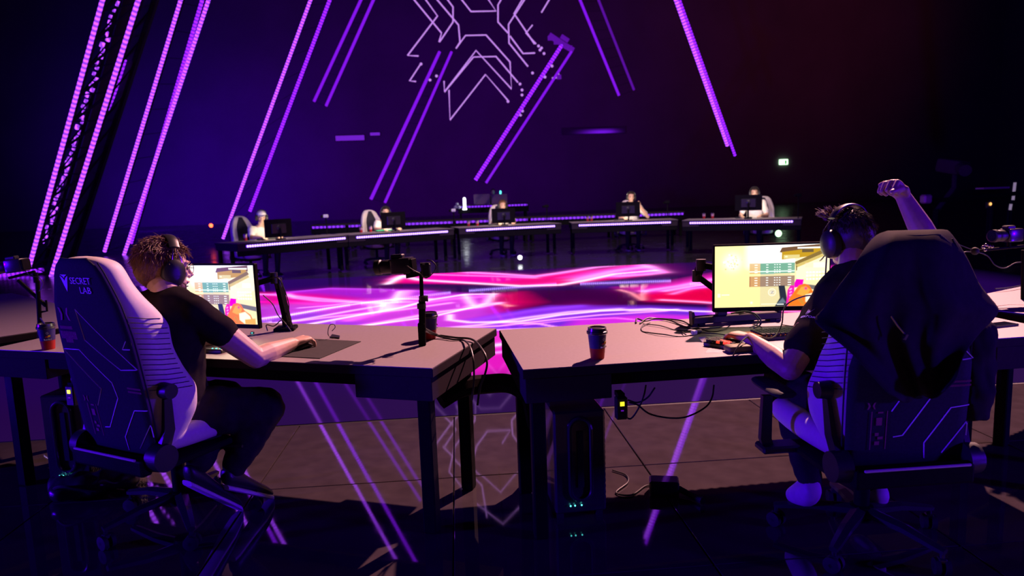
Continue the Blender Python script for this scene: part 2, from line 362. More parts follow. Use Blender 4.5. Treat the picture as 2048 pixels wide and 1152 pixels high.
    line([(1345, 588), (1380, 578), (1430, 572), (1600, 570)], PK, 1.6, .7); line([(1325, 600), (1400, 604), (1470, 610), (1640, 612)], HP, 2.2, .8)
    line([(1240, 580), (1262, 586), (1285, 600), (1284, 590), (1292, 582)], (1, .35, .35), 1.6, .6)
    line([(1260, 622), (1340, 620), (1353, 619)], WH, 1.5, .7); line([(1430, 628), (1540, 622), (1700, 626)], HP, 2.2, .6)
    # the part seen through the gap between the desks
    line([(930, 700), (980, 692), (1040, 684)], WH, 5, .7); line([(930, 716), (985, 706), (1050, 700)], HP, 4, .6)
    r = P(1000, 780, 0).y; q = np.clip((Y-r)/.7, 0.0, 1)[..., None]; K = K*q+np.array((.012, .001, .045))*(1-q)
    v = np.stack([X, Y, np.full(X.shape, .001)], -1).reshape(-1, 3)
    # fade to a dark border towards the sides
    e = np.clip((X+6.2)/1.0, 0, 1)*np.clip((8.4-X)/1.0, 0, 1); K *= e[..., None]
    o = attr_grid('led_floor', emi_attr('led_floor_picture', 1.25, .04, .3), nx, ny, v, K.reshape(-1, 3))
    tag(o, 'video floor in the arena centre showing pink, red and violet light streaks', 'screen')
    fr = MB()
    for a, b in (((x0, y0), (x1, y0)), ((x0, y1), (x1, y1))): fr.box(((a[0]+b[0])/2, a[1], -.012), (x1-x0+.1, .05, .018))
    for x in (x0, x1): fr.box((x, (y0+y1)/2, -.012), (.05, y1-y0, .018))
    fr.box(((x0+x1)/2, (y0+y1)/2, -.010), (x1-x0, y1-y0, .02)); fr.build('screen_frame', M['joint'], o, smooth=False)
led_floor()

# ---------------------------------------------------------------- LED light beams (leaning box trusses edged with LED tubes)
def beam(label, tubes, y0, y1, body=True, dots=None, rad=.05, group='leaning light beams', lace=False):
    """tubes: (bottom px, top px, material key, radius); y0/y1: depth at bottom and top."""
    ends = []
    for (b, t, k, r) in tubes:
        B, T = Q(*b, y0), Q(*t, y1)
        if t[1] <= 0: T = B+(T-B)*1.55          # the beams run on above the frame
        ends.append((B, T, k, r))
    o0 = ends[0][0]; th = thing('light_beam', label, 'light beam', o0, group=group)
    def loc_tube(B, T, k, r, nm='led_tube'):
        d = T-B; e = MB().cyl((0, 0, 0), (d.length, 0, 0), r, seg=10).build(nm, M[k], th)
        e.matrix_local = Matrix.Translation(B-o0) @ frame((0, 0, 0), d, V((0, 1, .1))); return e
    for B, T, k, r in ends:
        loc_tube(B, T, k, r)
    if body:
        (B1, T1, _, r), (B2, T2, _, r2) = ends[0], ends[-1]; off = V((0, .12, 0)); bd = MB(); n = 16
        w = (B2-B1)
        for s_, q in ((B1, T1), (B2, T2)):
            bd.tube([s_+off, q+off], rad*.8, 4)
            if lace: bd.tube([s_+off*5, q+off*5], rad, 4)
        for i in range(n):
            a, b = i/n, (i+1)/n
            p, q = B1.lerp(T1, a), B2.lerp(T2, b); p2, q2 = B2.lerp(T2, a), B1.lerp(T1, b)
            bd.tube([p+off, p2+off], rad*(.3 if lace else .12), 4)
            if lace: bd.tube([p+off, q+off], rad*.55, 4); bd.tube([p+off, q2+off*5], rad*.4, 4); bd.tube([p2+off, q+off*5], rad*.4, 4)
        bd.build('truss_frame', M['black'], th, world=True, smooth=False)
    if dots:
        (b, t), k, r = dots; B, T = Q(*b, y0+.5), Q(*t, y1+.5); mb = MB(); n = 46
        for i in range(n):
            a = i/n; l = .45+.4*random.random(); p, q = B.lerp(T, a), B.lerp(T, a+l/n); w = random.uniform(-.05, .05)
            mb.tube([p+V((w, 0, 0)), q+V((w, 0, 0))], r*random.uniform(.6, 1.1), 6)
        tag(mb.build('inner_led_row', M[k], th, world=True), None, None, kind='stuff')
        (B1, T1, _, r), (B2, T2, _, r2) = ends[0], ends[-1]; q = V((0, .75, 0)); w = (B2-B1)*.02
        MB().add([B1+q, T1+q, T2+q, B2+q, B1+q*1.1, T1+q*1.1, T2+q*1.1, B2+q*1.1], [(0, 1, 2, 3), (7, 6, 5, 4), (0, 4, 5, 1), (1, 5, 6, 2), (2, 6, 7, 3), (3, 7, 4, 0)]).build('back_cloth', M['rubber'], th, world=True, smooth=False)
    return th
beam('thickest leaning light beam at far left, laced truss with a broken inner glow', [((58, 535), (205, 0), 'tubehot', .042), ((102, 554), (283, -20), 'tubehot', .044)], 16.5, 15.0, dots=(((88, 485), (236, 0)), 'tubehot', .045), rad=.05, lace=True)
beam('slim double light beam just right of the thickest left truss', [((130, 497), (250, 120), 'tube', .035), ((147, 462), (296, -10), 'tubehot', .045)], 17.5, 16, body=False)
beam('leaning light beam pair behind the left player, second from the left', [((209, 503), (366, -15), 'tubehot', .05), ((248, 510), (417, 0), 'tubehot', .05), ((262, 486), (406, -5), 'tube', .05)], 23.0, 21.0, rad=.07)
beam('leaning light beam standing behind the far left desk', [((446, 477), (624, -8), 'tubehot', .055), ((500, 422), (664, -12), 'tube', .06)], 27, 25, rad=.05)
beam('short high light beam pair left of the glowing line emblem', [((628, 203), (724, -5), 'tubemid', .06), ((652, 212), (749, -5), 'tubemid', .06)], 30, 29, rad=.04)
beam('light beam pair ending above the second far desk', [((742, 398), (879, 104), 'tubemid', .06), ((770, 405), (903, 104), 'tubemid', .05)], 25, 28, rad=.04)
f = beam('light beam pair with a bracket top in front of the line emblem', [((951, 360), (1125, 88), 'tube', .065), ((972, 366), (1145, 100), 'tubemid', .045)], 25, 25, rad=.05)
mb = MB(); mb.tube([Q(1098, 70, 25), Q(1128, 90, 25), Q(1147, 101, 25)], .10, 4); mb.tube([Q(1122, 72, 25.2), Q(1137, 82, 25.2)], .08, 4)
for a, b in ((1100, 76), (1112, 84), (1118, 154), (1140, 96)): mb.box(Q(a, b, 24.9), (.14, .14, .14))
mb.build('top_bracket', M['tubedim'], f, world=True, smooth=False)
beam('dim leaning light beam right of the line emblem', [((1238, 191), (1158, -5), 'tubemid', .055), ((1268, 180), (1195, -5), 'tubedim', .05)], 30, 29, rad=.04)
beam('bright leaning light beam on the right, lower end above the far right desk', [((1455, 291), (1350, -5), 'tubehot', .06), ((1470, 311), (1357, -5), 'tube', .045)], 24, 22, rad=.05)
for nm, a, b, y, k, lb in (('floor_light_bar', (0, 552), (86, 540), 16.9, 'tube', 'violet light bar lying on the floor at far left'), ('floor_light_bar', (200, 518), (246, 511), 24, 'tubehot', 'short violet light bar at the foot of the second beam')):
    A, B = Q(*a, y), Q(*b, y); t = thing(nm, lb, 'light bar', A, group='light bars on the floor'); d = B-A
    e = MB().cyl((0, 0, 0), (d.length, 0, 0), .05, seg=8).build('led_tube', M[k], t); e.matrix_local = frame((0, 0, 0), d, (0, 1, 0))
    MB().box((A+B)/2+V((0, .05, -.09)), (d.length, .12, .08)).build('bar_housing', M['black'], t, world=True, smooth=False)

# ---------------------------------------------------------------- hanging emblem of LED lines (mirrored about its axis)
lg = thing('line_emblem', 'hanging emblem of thin glowing white-violet lines above the arena centre', 'light sculpture', Q(930, 100, 31))
paths = [[(742+80, -8), (883, 66), (878, 84)], [(846, -8), (875, 32), (815, 111), (837, 112)], [(868, -8), (917, 50), (920, 84), (912, 97)],
 [(888, -10), (906, 14), (906, 44), (879, 84)], [(916, -10), (942, 23), (992, 22), (972, -8)], [(1006, -8), (996, 10), (996, 44), (1016, 66)], [(1055, -10), (1017, 49), (1018, 86), (1056, 133)],
 [(1050, -10), (1028, 27), (1069, 88)], [(1104, -10), (1083, 25)], [(1020, 72), (1046, 107), (1070, 106)], [(1065, 50), (1052, 66), (1072, 88)],
 [(912, 97), (931, 71), (972, 70), (1020, 124), (1023, 178), (952, 101), (889, 184), (888, 162)], [(889, 184), (947, 114), (992, 113), (1036, 165)],
 [(898, 180), (900, 240), (971, 149), (1016, 201)], [(842, 127), (819, 162), (832, 163)], [(1104, 156), (1122, 155), (1116, 146)]]
for pth in paths:
    MB().tube([Q(a, b, 31) for a, b in pth], .032, 6).build('led_line', M['logo'], lg, world=True)
up = [[(842, -8), (920, -110), (925, -190)], [(916, -10), (900, -60), (960, -130), (1020, -60), (1006, -8)], [(868, -8), (850, -70), (900, -150), (960, -210), (1020, -150), (1080, -70), (1055, -10)], [(1104, -10), (1020, -120), (1010, -190)]]
for pth in up: MB().tube([Q(a, b, 31) for a, b in pth], .032, 6).build('led_line', M['logo'], lg, world=True)
mb = MB()
for a, b in ((1077, 92), (1080, 100), (1083, 96), (1088, 107), (1065, 146), (1104, 132), (1090, 154), (1040, 168), (1044, 180), (1044, 190), (1045, 222), (1041, 230), (1016, 203), (842, 128), (860, 160), (873, 152)):
    mb.ell(Q(a, b, 31), (.06, .06, .06), seg=8, rings=6)
tag(mb.build('led_dot', M['logo'], lg, world=True), None, None, kind='stuff')
mb = MB()
for x in (830, 960, 1100): mb.cyl(Q(x, -60, 31.1), Q(x, -420, 31.1), .03, seg=6)
mb.build('hanging_wire', M['black'], lg, world=True)

# lit things far behind: balcony front and soffit as painted glow, exit sign, small lamps
for a, b, w, h, lb in (((700, 276), None, 2.2, .38, 'painted dim violet glow low on the far balcony'), ((750, 268), None, .75, .22, 'small painted violet glow right of the longer one on the balcony')):
    c = Q(*a, 55.7); t = thing('balcony_glow', lb, 'painted glow', c); MB().box((0, 0, 0), (w, .1, h)).build('glow_face', M['violetglow'], t, smooth=False); MB().box((0, .08, 0), (w+.1, .1, h+.1)).build('panel_case', M['black'], t, smooth=False)  # emissive faces stand in for balcony surfaces lit by violet light
c = Q(1188, 261, 55.80); t = thing('balcony_glow', 'soffit light wash painted as a long violet strip on the far wall right of the centre', 'painted glow', c); nx, ny = 80, 24
X, Z = np.meshgrid(np.linspace(-2.6, 2.6, nx), np.linspace(-.28, .28, ny)); gl_ = np.exp(-((X-.6)/1.3)**2)*np.clip(1-(Z+.14)/.30, 0, 1)*np.clip((Z+.26)/.05, 0, 1); gl_ = gl_*np.clip((2.6-abs(X))/1.2, 0, 1)  # falloff of the light on the soffit, painted into the emission colour
o = attr_grid('glow_face', emi_attr('soft_violet_glow', .8), nx, ny, np.stack([X, np.full(X.shape, -.06), Z], -1).reshape(-1, 3), (gl_[..., None]*np.array((.22, .01, 1.0))+np.array((.006, .0, .02))).reshape(-1, 3), t); MB().box((0, 0, 0), (5.2, .1, .56)).build('panel_case', M['black'], t, smooth=False)
for a, s, lb in (((1567, 324), 1.0, 'lit green-white exit sign high on the dark back wall'),):
    c = Q(*a, 55.78); t = thing('exit_sign', lb, 'sign', c); MB().box((0, 0, 0), (.72, .12, .42), bev=.02).build('sign_case', M['exit'], t, smooth=False)
    mb = MB().cyl((-.12, -.062, .1), (-.12, -.066, .1), .045, seg=10); mb.tube([(-.11, -.064, .05), (-.06, -.064, -.06), (-.14, -.064, -.15)], .02, 4); mb.box((.16, -.064, -.02), (.16, .006, .3)); mb.build('running_figure', M['exitdark'], t)
for a, y, k, r, lb, cat in (((422, 451), 26, 'redled', .07, 'single red indicator lamp left of the far left desk', 'lamp'), ((1040, 515), 14.9, 'wled', .05, 'bright white lamp on the floor under the far middle desk', 'lamp'), ((1557, 467), 15.0, 'exit', .075, 'pale green glow under the far right desk, imitating the exit sign reflection', 'lamp')):  # the pale green one imitates a reflection of the exit sign
    c = Q(*a, y); t = thing('indicator_lamp', lb, cat, c); MB().ell((0, 0, 0), (r, r*.6, r), seg=12, rings=8).build('lamp_lens', M[k], t); MB().box((0, r*.8, -.02), (r*1.6, r, r*1.8), bev=.01).build('lamp_body', M['plastic'], t, smooth=False)
# ---------------------------------------------------------------- desks (local: origin under the middle of the player's edge, +y towards the arena)
DW, DD = 2.49, .86
def make_desk(label, loc, rz, far=False, group=None):
    t = thing('player_desk', label, 'desk', loc, rz, group)
    MB().box((0, DD/2, .7285), (DW, DD, .037), bev=.002).build('tabletop', M['deskside'], t, smooth=False); MB().box((0, DD/2, .7488), (DW-.006, DD-.006, .0036)).build('laminate', M['desk'], t, smooth=False)
    w, h = DW/2, .105
    for s in (-1, 1):
        MB().box((s*(w-.19), DD/2, .71-h/2), (.36, DD-.012, h), bev=.003).build('end_box', M['deskside'], t, smooth=False)
        for y in (.06, .52):
            MB().box((s*(w-.065), y, .302), (.06, .06, .604), bev=.006).build('leg', M['black'], t, smooth=False)
    MB().box((0, .03, .685), (DW-.74, .03, .05)).build('front_rail', M['black'], t, smooth=False)
    ph = .20 if far else .075
    MB().box((0, DD-.03, .71-ph/2), (DW-(.02 if far else .12), .03, ph), bev=.003).build('modesty_panel', M['black'], t, smooth=False)
    MB().box((0, .30, .655), (DW-.8, .16, .04)).build('cable_tray', M['black'], t, smooth=False)
    l = 2.15
    MB().box((0, DD-.004, .69), (l, .022, .045)).build('led_strip', M['strip'], t, smooth=False)
    mb = MB()
    for i in range(44):
        mb.ell((-l/2+.025+i*(l-.05)/43, DD+.010, .69), (.023, .012, .023), seg=6, rings=4)
    tag(mb.build('led_diodes', M['bead'], t), None, None, kind='stuff')
    return t
def desk_between(a, b, z, label, flip=False):      # from the two ends of its LED strip / edge
    d = b-a; return d
A, B = P(865, 737, .75), P(5, 700, .75)
rl = math.atan2(A.y-B.y, A.x-B.x); ux = V((math.cos(rl), math.sin(rl), 0)); dl = A-ux*DW/2; dl.z = 0
desk_l = make_desk('grey-topped player desk in front of the left player', dl, rl)
A2, B2 = P(1045, 740, .75), P(1530, 708, .75); rr = math.atan2(B2.y-A2.y, B2.x-A2.x); ur = V((math.cos(rr), math.sin(rr), 0)); dr = A2+ur*DW/2; dr.z = 0
desk_r = make_desk('grey-topped player desk in front of the right player', dr, rr)
STEP = rr-rl
def inward(r): return V((-math.sin(r), math.cos(r), 0))
apL = dl-ux*DW/2+inward(rl)*DD; r3 = rl-STEP; u3 = V((math.cos(r3), math.sin(r3), 0)); d3 = apL-inward(r3)*DD-u3*(DW/2+.03); d3.z = 0
make_desk('empty desk cut by the left picture edge beside the left player', d3, r3)
apR = dr+ur*DW/2+inward(rr)*DD; r4 = rr+STEP; u4 = V((math.cos(r4), math.sin(r4), 0)); d4 = apR-inward(r4)*DD+u4*(DW/2+.03); d4.z = 0
make_desk('desk cut by the right picture edge behind the draped jacket', d4, r4)
def on_desk(p, z=.75): return V((p.x, p.y, z))
FAR = []
far_names = ['far desk of the player in the white cap, leftmost of the far arc', 'second far desk from the left, with cups at its left end', 'far middle desk of the arc under the raised bench', 'fourth far desk from the left', 'rightmost far desk, two red cups at its left end']
for (a, b), nm in zip([((502, 492), (683, 477)), ((713, 475), (895, 463)), ((930, 461), (1112, 452)), ((1154, 451), (1345, 444.5)), ((1382, 446), (1583, 443))], far_names):
    p, q = P(*a, .69), P(*b, .69); c = (p+q)/2; r = math.atan2(p.y-q.y, p.x-q.x)
    c = c-inward(r)*DD; c.z = 0; FAR.append((make_desk(nm, c, r, True), c, r))
# low dark counters with LED edges, one ring further out, and the raised bench
def led_counter(name, label, a, b, y, z, h, group=None):
    p, q = Q(*a, y), Q(*b, y); p.z = q.z = z; d = q-p; t = thing(name, label, 'counter', V(((p.x+q.x)/2, y, 0)), 0, group)
    L = d.length; MB().box((0, .4, z+.05), (L+.1, .8, .05), bev=.004).build('counter_top', M['deskside'], t, smooth=False)
    MB().box((0, .05, z-h/2), (L+.1, .06, h)).build('front_panel', M['black'], t, smooth=False)
    MB().box((0, -.005, z), (L, .05, .06)).build('led_strip', M['strip2'], t, smooth=False)
    for s in (-1, 1):
        for yy in (.1, .7): MB().box((s*(L/2-.05), yy, (z+.03)/2), (.07, .07, z+.03)).build('leg', M['black'], t, smooth=False)
    return t
for i, (a, b, lb) in enumerate([((625, 457), (690, 455), 'leftmost violet-edged counter in the row behind the far desks'), ((698, 454), (742, 452), 'short violet-edged counter behind the second far player'), ((808, 448), (905, 443), 'violet-edged counter behind the gap left of the middle desk'),
        ((912, 443), (1055, 438), 'violet-edged counter directly behind the far middle player'), ((1062, 437), (1230, 431), 'long violet-edged counter left of the fourth far player'), ((1237, 431), (1366, 426), 'violet-edged counter right of the fourth far player')]):
    led_counter('back_counter', lb, a, b, 21.0, .69, .2)
bench = led_counter('raised_bench', 'higher violet-edged bench with monitors at the back centre', (919, 423), (1055, 418), 27, 1.05, .25)

# ---------------------------------------------------------------- gaming chairs (local: origin on the floor under the gas column, +y forwards)
SX = [0, .06, .14, .24, .34, .44, .52, .60, .67, .73, .79, .83, .86]
HW = [.235, .238, .24, .242, .242, .24, .237, .225, .210, .185, .158, .138, .105]
DP = [.10, .15, .20, .215, .18, .165, .175, .15, .115, .10, .10, .09, .06]
FL = [0, .02, .045, .05, .03, .02, .025, .01, 0, .0, .0, .0, .0]
CD = [.07, .08, .09, .09, .09, .09, .10, .10, .10, .10, .10, .09, .06]
def stitch_lines(s0, s1, n):
    return [s0+(s1-s0)*i/(n-1) for i in range(n)]
RP = {}
def make_chair(label, loc, rz, tilt, fine=True, group=None, light='seatlight', knob=True, arms=True, seat_dz=0., neck_k=1.):
    t = thing('gaming_chair', label, 'chair', loc, rz, group); z0 = .40+seat_dz
    T = Matrix.Translation((0, -.24, z0)) @ Matrix.Rotation(tilt, 4, 'X') @ Matrix.Scale(.97, 4)      # (x, forward, up the back)
    RP[t.name] = T
    n = 27 if fine else 14; rings = []; mid = []
    for i in range(n):
        s = SX[-1]*i/(n-1); h, d, fl, cd = (interp(s, SX, q) for q in (HW, DP, FL, CD)); f = h+fl
        if i == n-1: h *= .8; f *= .8; d *= .6
        q_ = 1-(1-neck_k)*min(1, max(0, (s-.38)/.12)); h *= q_; f *= q_
        pr = [(-h, 0), (0, -.004), (h, 0), (h+fl*.55+.012, d*.5), (f, d*.92), (f-.025, d+.012), (f-.06, d), (max(f-.11, .04), cd), (0, cd*.9), (-max(f-.11, .04), cd), (-(f-.06), d), (-(f-.025), d+.012), (-f, d*.92), (-(h+fl*.55+.012), d*.5)]
        rings.append([T @ V((x, y, s)) for x, y in pr])
    me = baked(MB().loft(rings), [('SUBSURF', dict(levels=2 if fine else 1, render_levels=2 if fine else 1))], 'back_cushion', M[light]); place('back_cushion', me, t)
    rows = []
    for i in range(n-2):
        s = .05+(SX[-1]-.10)*i/(n-3); h, fl, cd = (interp(s, SX, q) for q in (HW, FL, CD)); f = max(h+fl-.115, .035)
        rows.append([T @ V((f*k/4, cd*(.93+.02*abs(k/4))+.008, s)) for k in range(-4, 5)])
    MB().grid(rows).build('back_insert', M['seatdark'], t, mods=[('SOLIDIFY', dict(thickness=.01, offset=0))])
    # dark rear shell
    rows = []
    for i in range(n+1):
        s = -.01+(SX[-1]+.012)*i/n; h = interp(s, SX, HW)*(.985 if i < n-1 else (.93 if i == n-1 else .80))*(1-(1-neck_k)*min(1, max(0, (s-.38)/.12)))
        rows.append([T @ V((h*k/6, -.008-.012*(1-(k/6)**2), s)) for k in range(-6, 7)])
    MB().grid(rows).build('rear_shell', M['seatdark'], t, mods=[('SOLIDIFY', dict(thickness=.006, offset=0))])
    if fine:
        mb = MB()
        for sd in (-1, 1):       # quilted ribs on the shoulder wings
            for s in stitch_lines(.28, .60, 15):
                h, d, fl = (interp(s, SX, q) for q in (HW, DP, FL)); s2 = s-.028; h2, d2, f2 = (interp(s2, SX, q) for q in (HW, DP, FL))
                k = interp(s, [.28, .6], [1, .35 if s > .56 else 1])
                mb.tube([T @ V((sd*(h+.006), .012, s+.012)), T @ V((sd*((h+h2)/2+fl*.55+.0125), d*.5, (s+s2)/2)), T @ V((sd*(h2+f2+.001), d2*.86, s2-.004))], .0016, 4)
        tag(mb.build('quilt_seam', M['seatdark'], t), None, None, kind='stuff')
        mb = MB()
        for sd in (-1, 1):
            mb.tube([T @ V((sd*(interp(s, SX, HW)+.002), .004, s)) for s in np.linspace(.02, .84, 24)], .003, 6)
        mb.build('piping', M['seatdark'], t)
    # seat
    z1 = .42+seat_dz
    mb = MB(); rg = []
    for y, w, zt, zb in ((-.22, .20, .05, -.03), (-.18, .235, .07, -.045), (0, .25, .075, -.05), (.16, .25, .08, -.05), (.30, .24, .075, -.045), (.37, .20, .04, -.02)):
        rg.append([V((x, y, z1+z)) for x, z in ((-w, zb), (0, zb-.005), (w, zb), (w+.02, (zt+zb)/2+.01), (w, zt), (w-.06, zt+.005), (w-.11, zt-.035), (0, zt-.04), (-(w-.11), zt-.035), (-(w-.06), zt+.005), (-w, zt), (-(w+.02), (zt+zb)/2+.01))])
    place('seat_cushion', baked(MB().loft(rg), [('SUBSURF', dict(levels=2, render_levels=2))], 'seat_cushion', M[light]), t)
    MB().box((0, .05, z1+.045), (.26, .40, .012), bev=.004).build('seat_insert', M['seatdark'], t)
    # mechanism: cross bar, hinge discs, side brackets, knobs
    MB().box((0, -.30, z0-.035), (.45, .05, .075), bev=.012, seg=2).build('rear_cross_bar', M['black'], t, smooth=False)
    MB().box((0, -.332, z0+.004), (.40, .010, .010), bev=.003).build('cross_bar_trim', M['seatlight'], t, smooth=False)
    for sd in (-1, 1):
        b = MB().tube([(sd*.245, -.24, z0+.01), T @ V((sd*.262, .045, .10)), T @ V((sd*.278, .06, .24))], [.035, .034, .024], 4, flat=.45, up=(1, 0, 0)).build('side_bracket', M['plastic'], t, smooth=False)
        MB().cyl((sd*.222, -.25, z0-.005), (sd*.280, -.25, z0-.005), .062, .056, 28).build('hinge_cover', M['plastic'], t)
        kx = .300
        MB().cyl(T @ V((sd*.270, .06, .275)), T @ V((sd*.318, .06, .275)), .034, .031, 24).build('bolster_knob', M['plastic'], t)
        MB().box((sd*.22, -.08, z1-.065), (.10, .38, .03), bev=.006).build('seat_rail', M['black'], t, smooth=False)
    if arms:
        for sd in (-1, 1):
            mb = MB().box((sd*.33, .06, z1-.06), (.16, .09, .03), bev=.008)
            mb.tube([(sd*.37, .06, z1-.07), (sd*.385, .06, z1-.02), (sd*.38, .06, z1+.16)], [.03, .032, .028], 4, flat=.6, up=(0, 1, 0)); ar = mb.build('armrest_post', M['plastic'], t, smooth=False)
            pad = MB().loft([[V((sd*.365+x*w, y, z1+.195+z)) for x, z in ((-.05, -.012), (.05, -.012), (.052, .008), (.04, .018), (-.04, .018), (-.052, .008))] for y, w in ((-.09, .75), (-.07, 1), (.08, 1), (.15, .9), (.175, .6))])
            pad.build('armrest_pad', M['rubber'], ar, mods=[('SUBSURF', dict(levels=1, render_levels=1))])
    MB().box((0, 0, z1-.075), (.26, .34, .04), bev=.01).build('tilt_mechanism', M['black'], t, smooth=False)
    if fine: MB().tube([(.05, .05, z1-.08), (.22, .07, z1-.09), (.33, .09, z1-.085)], .007, 6).build('lever', M['plastic'], t)
    MB().lathe([(.030, .14), (.030, .30), (.022, .30), (.022, z1-.08)], 20).build('gas_column', M['black'], t)
    st = MB().lathe([(.045, .085), (.05, .10), (.045, .145), (.032, .15)], 20).build('base_hub', M['black'], t)
    return t
def add_star(t, angs):
    for a in angs:
        d = V((math.cos(a), math.sin(a), 0)); e = V((-d.y, d.x, 0)); pts = [d*.03+V((0, 0, .125)), d*.18+V((0, 0, .118)), d*.30+V((0, 0, .096)), d*.335+V((0, 0, .09))]
        arm = MB().tube(pts, [.034, .028, .022, .018], 6, flat=.7, up=(0, 0, 1)).build('base_arm', M['gloss'], t, smooth=False)
        c = d*.325+V((0, 0, .031)); sw = random.uniform(0, 6); ax = V((math.cos(sw), math.sin(sw), 0)); mb = MB()
        for s in (-1, 1): mb.lathe([(.018, -.011), (.031, -.009), (.031, .009), (.018, .011)], 20, M4=Matrix.Translation(c+ax*s*.017) @ ax.to_track_quat('Z', 'Y').to_matrix().to_4x4())
        mb.cyl(c-ax*.028, c+ax*.028, .008, seg=8); w = mb.build('caster', M['rubber'], t)
        mb = MB().cyl(d*.325+V((0, 0, .045)), d*.325+V((0, 0, .09)), .009, seg=8); mb.box(c+V((0, 0, .024)), (.03, .03, .02), rot=(0, 0, sw), bev=.004); mb.build('caster_fork', M['gloss'], w)
fL = P(560, 716, .75)
CL = V((-1.335, 3.17, 0)); CLR = -.54
CR = V((1.60, 2.56, 0)); CRR = 0.
chair_l = make_chair('ivory and black gaming chair holding the left player, printed back in view', CL, CLR, .135, seat_dz=.035, arms=False)
chair_r = make_chair('ivory and black gaming chair of the right player, half hidden by a draped jacket', CR, CRR, .05, seat_dz=.032, neck_k=.86)
aL0 = math.atan2(P(205, 1100, 0).y-CL.y, P(205, 1100, 0).x-CL.x)
add_star(chair_l, [aL0-CLR+i*2*PI/5 for i in range(5)])
def dirs(c, pts, z=0): 
    out = []
    for p in pts: q = P(*p, 0)-c; out.append(math.atan2(q.y, q.x))
    return out
a0 = dirs(CR, [(1875, 1145)])[0]
add_star(chair_r, [a0-CRR+i*2*PI/5 for i in range(5)])
# printed / stitched marks on the chair backs, measured on the left chair and repeated on the right one
def rear_uv(t, px, py):       # where a line of sight meets the rear shell
    Mx = (pmat(t) @ RP[t.name]).inverted(); o = Mx @ V((0, 0, CAM_H)); d = (Mx.to_3x3() @ ray(px, py)); k = (-.021-o.y)/d.y; p = o+d*k; return p.x, p.z
LINES = [[(151, 618), (171, 680), (241, 741), (272, 742), (151, 618)], [(197, 810), (204, 777), (124, 698), (159, 699), (225, 765), (237, 796), (222, 853), (212, 853)],
         [(304, 825), (268, 822), (252, 873), (260, 899)], [(280, 897), (297, 853), (327, 881)], [(248, 684), (243, 700), (256, 701)]]
def bulge(u, s): h = max(interp(s, SX, HW), .05); return -.0120-.012*(1-min(1, abs(u)/h)**2)
UVL = [[rear_uv(chair_l, *p) for p in l] for l in LINES]
def decorate(t, uv, mirror=1):
    T = RP[t.name]; e = MB()
    for l in uv:
        pts = []
        for (u1, s1), (u2, s2) in zip(l[:-1], l[1:]):
            for k in range(6): a = k/6; pts.append((u1+(u2-u1)*a, s1+(s2-s1)*a))
        pts.append(l[-1]); e.tube([T @ V((max(-.24, min(.24, u)), bulge(u, s), s)) for u, s in pts], .0023, 4)
    e.build('stitched_line', M['stitch'], t)
decorate(chair_l, UVL); decorate(chair_r, [[(u, s) for u, s in l] for l in UVL[:4]])
def on_back(t, px=None, uv=None, off=.0015):
    u, s = uv if uv else rear_uv(t, *px); T = RP[t.name]
    return T @ Matrix.Translation((u, bulge(u, s)-off, s)) @ Matrix.Rotation(PI/2, 4, 'X')
BK = dict(emb=(132, 566), sec=(158, 563), lab=(167, 575))
uvs = {k: rear_uv(chair_l, *p) for k, p in BK.items()}
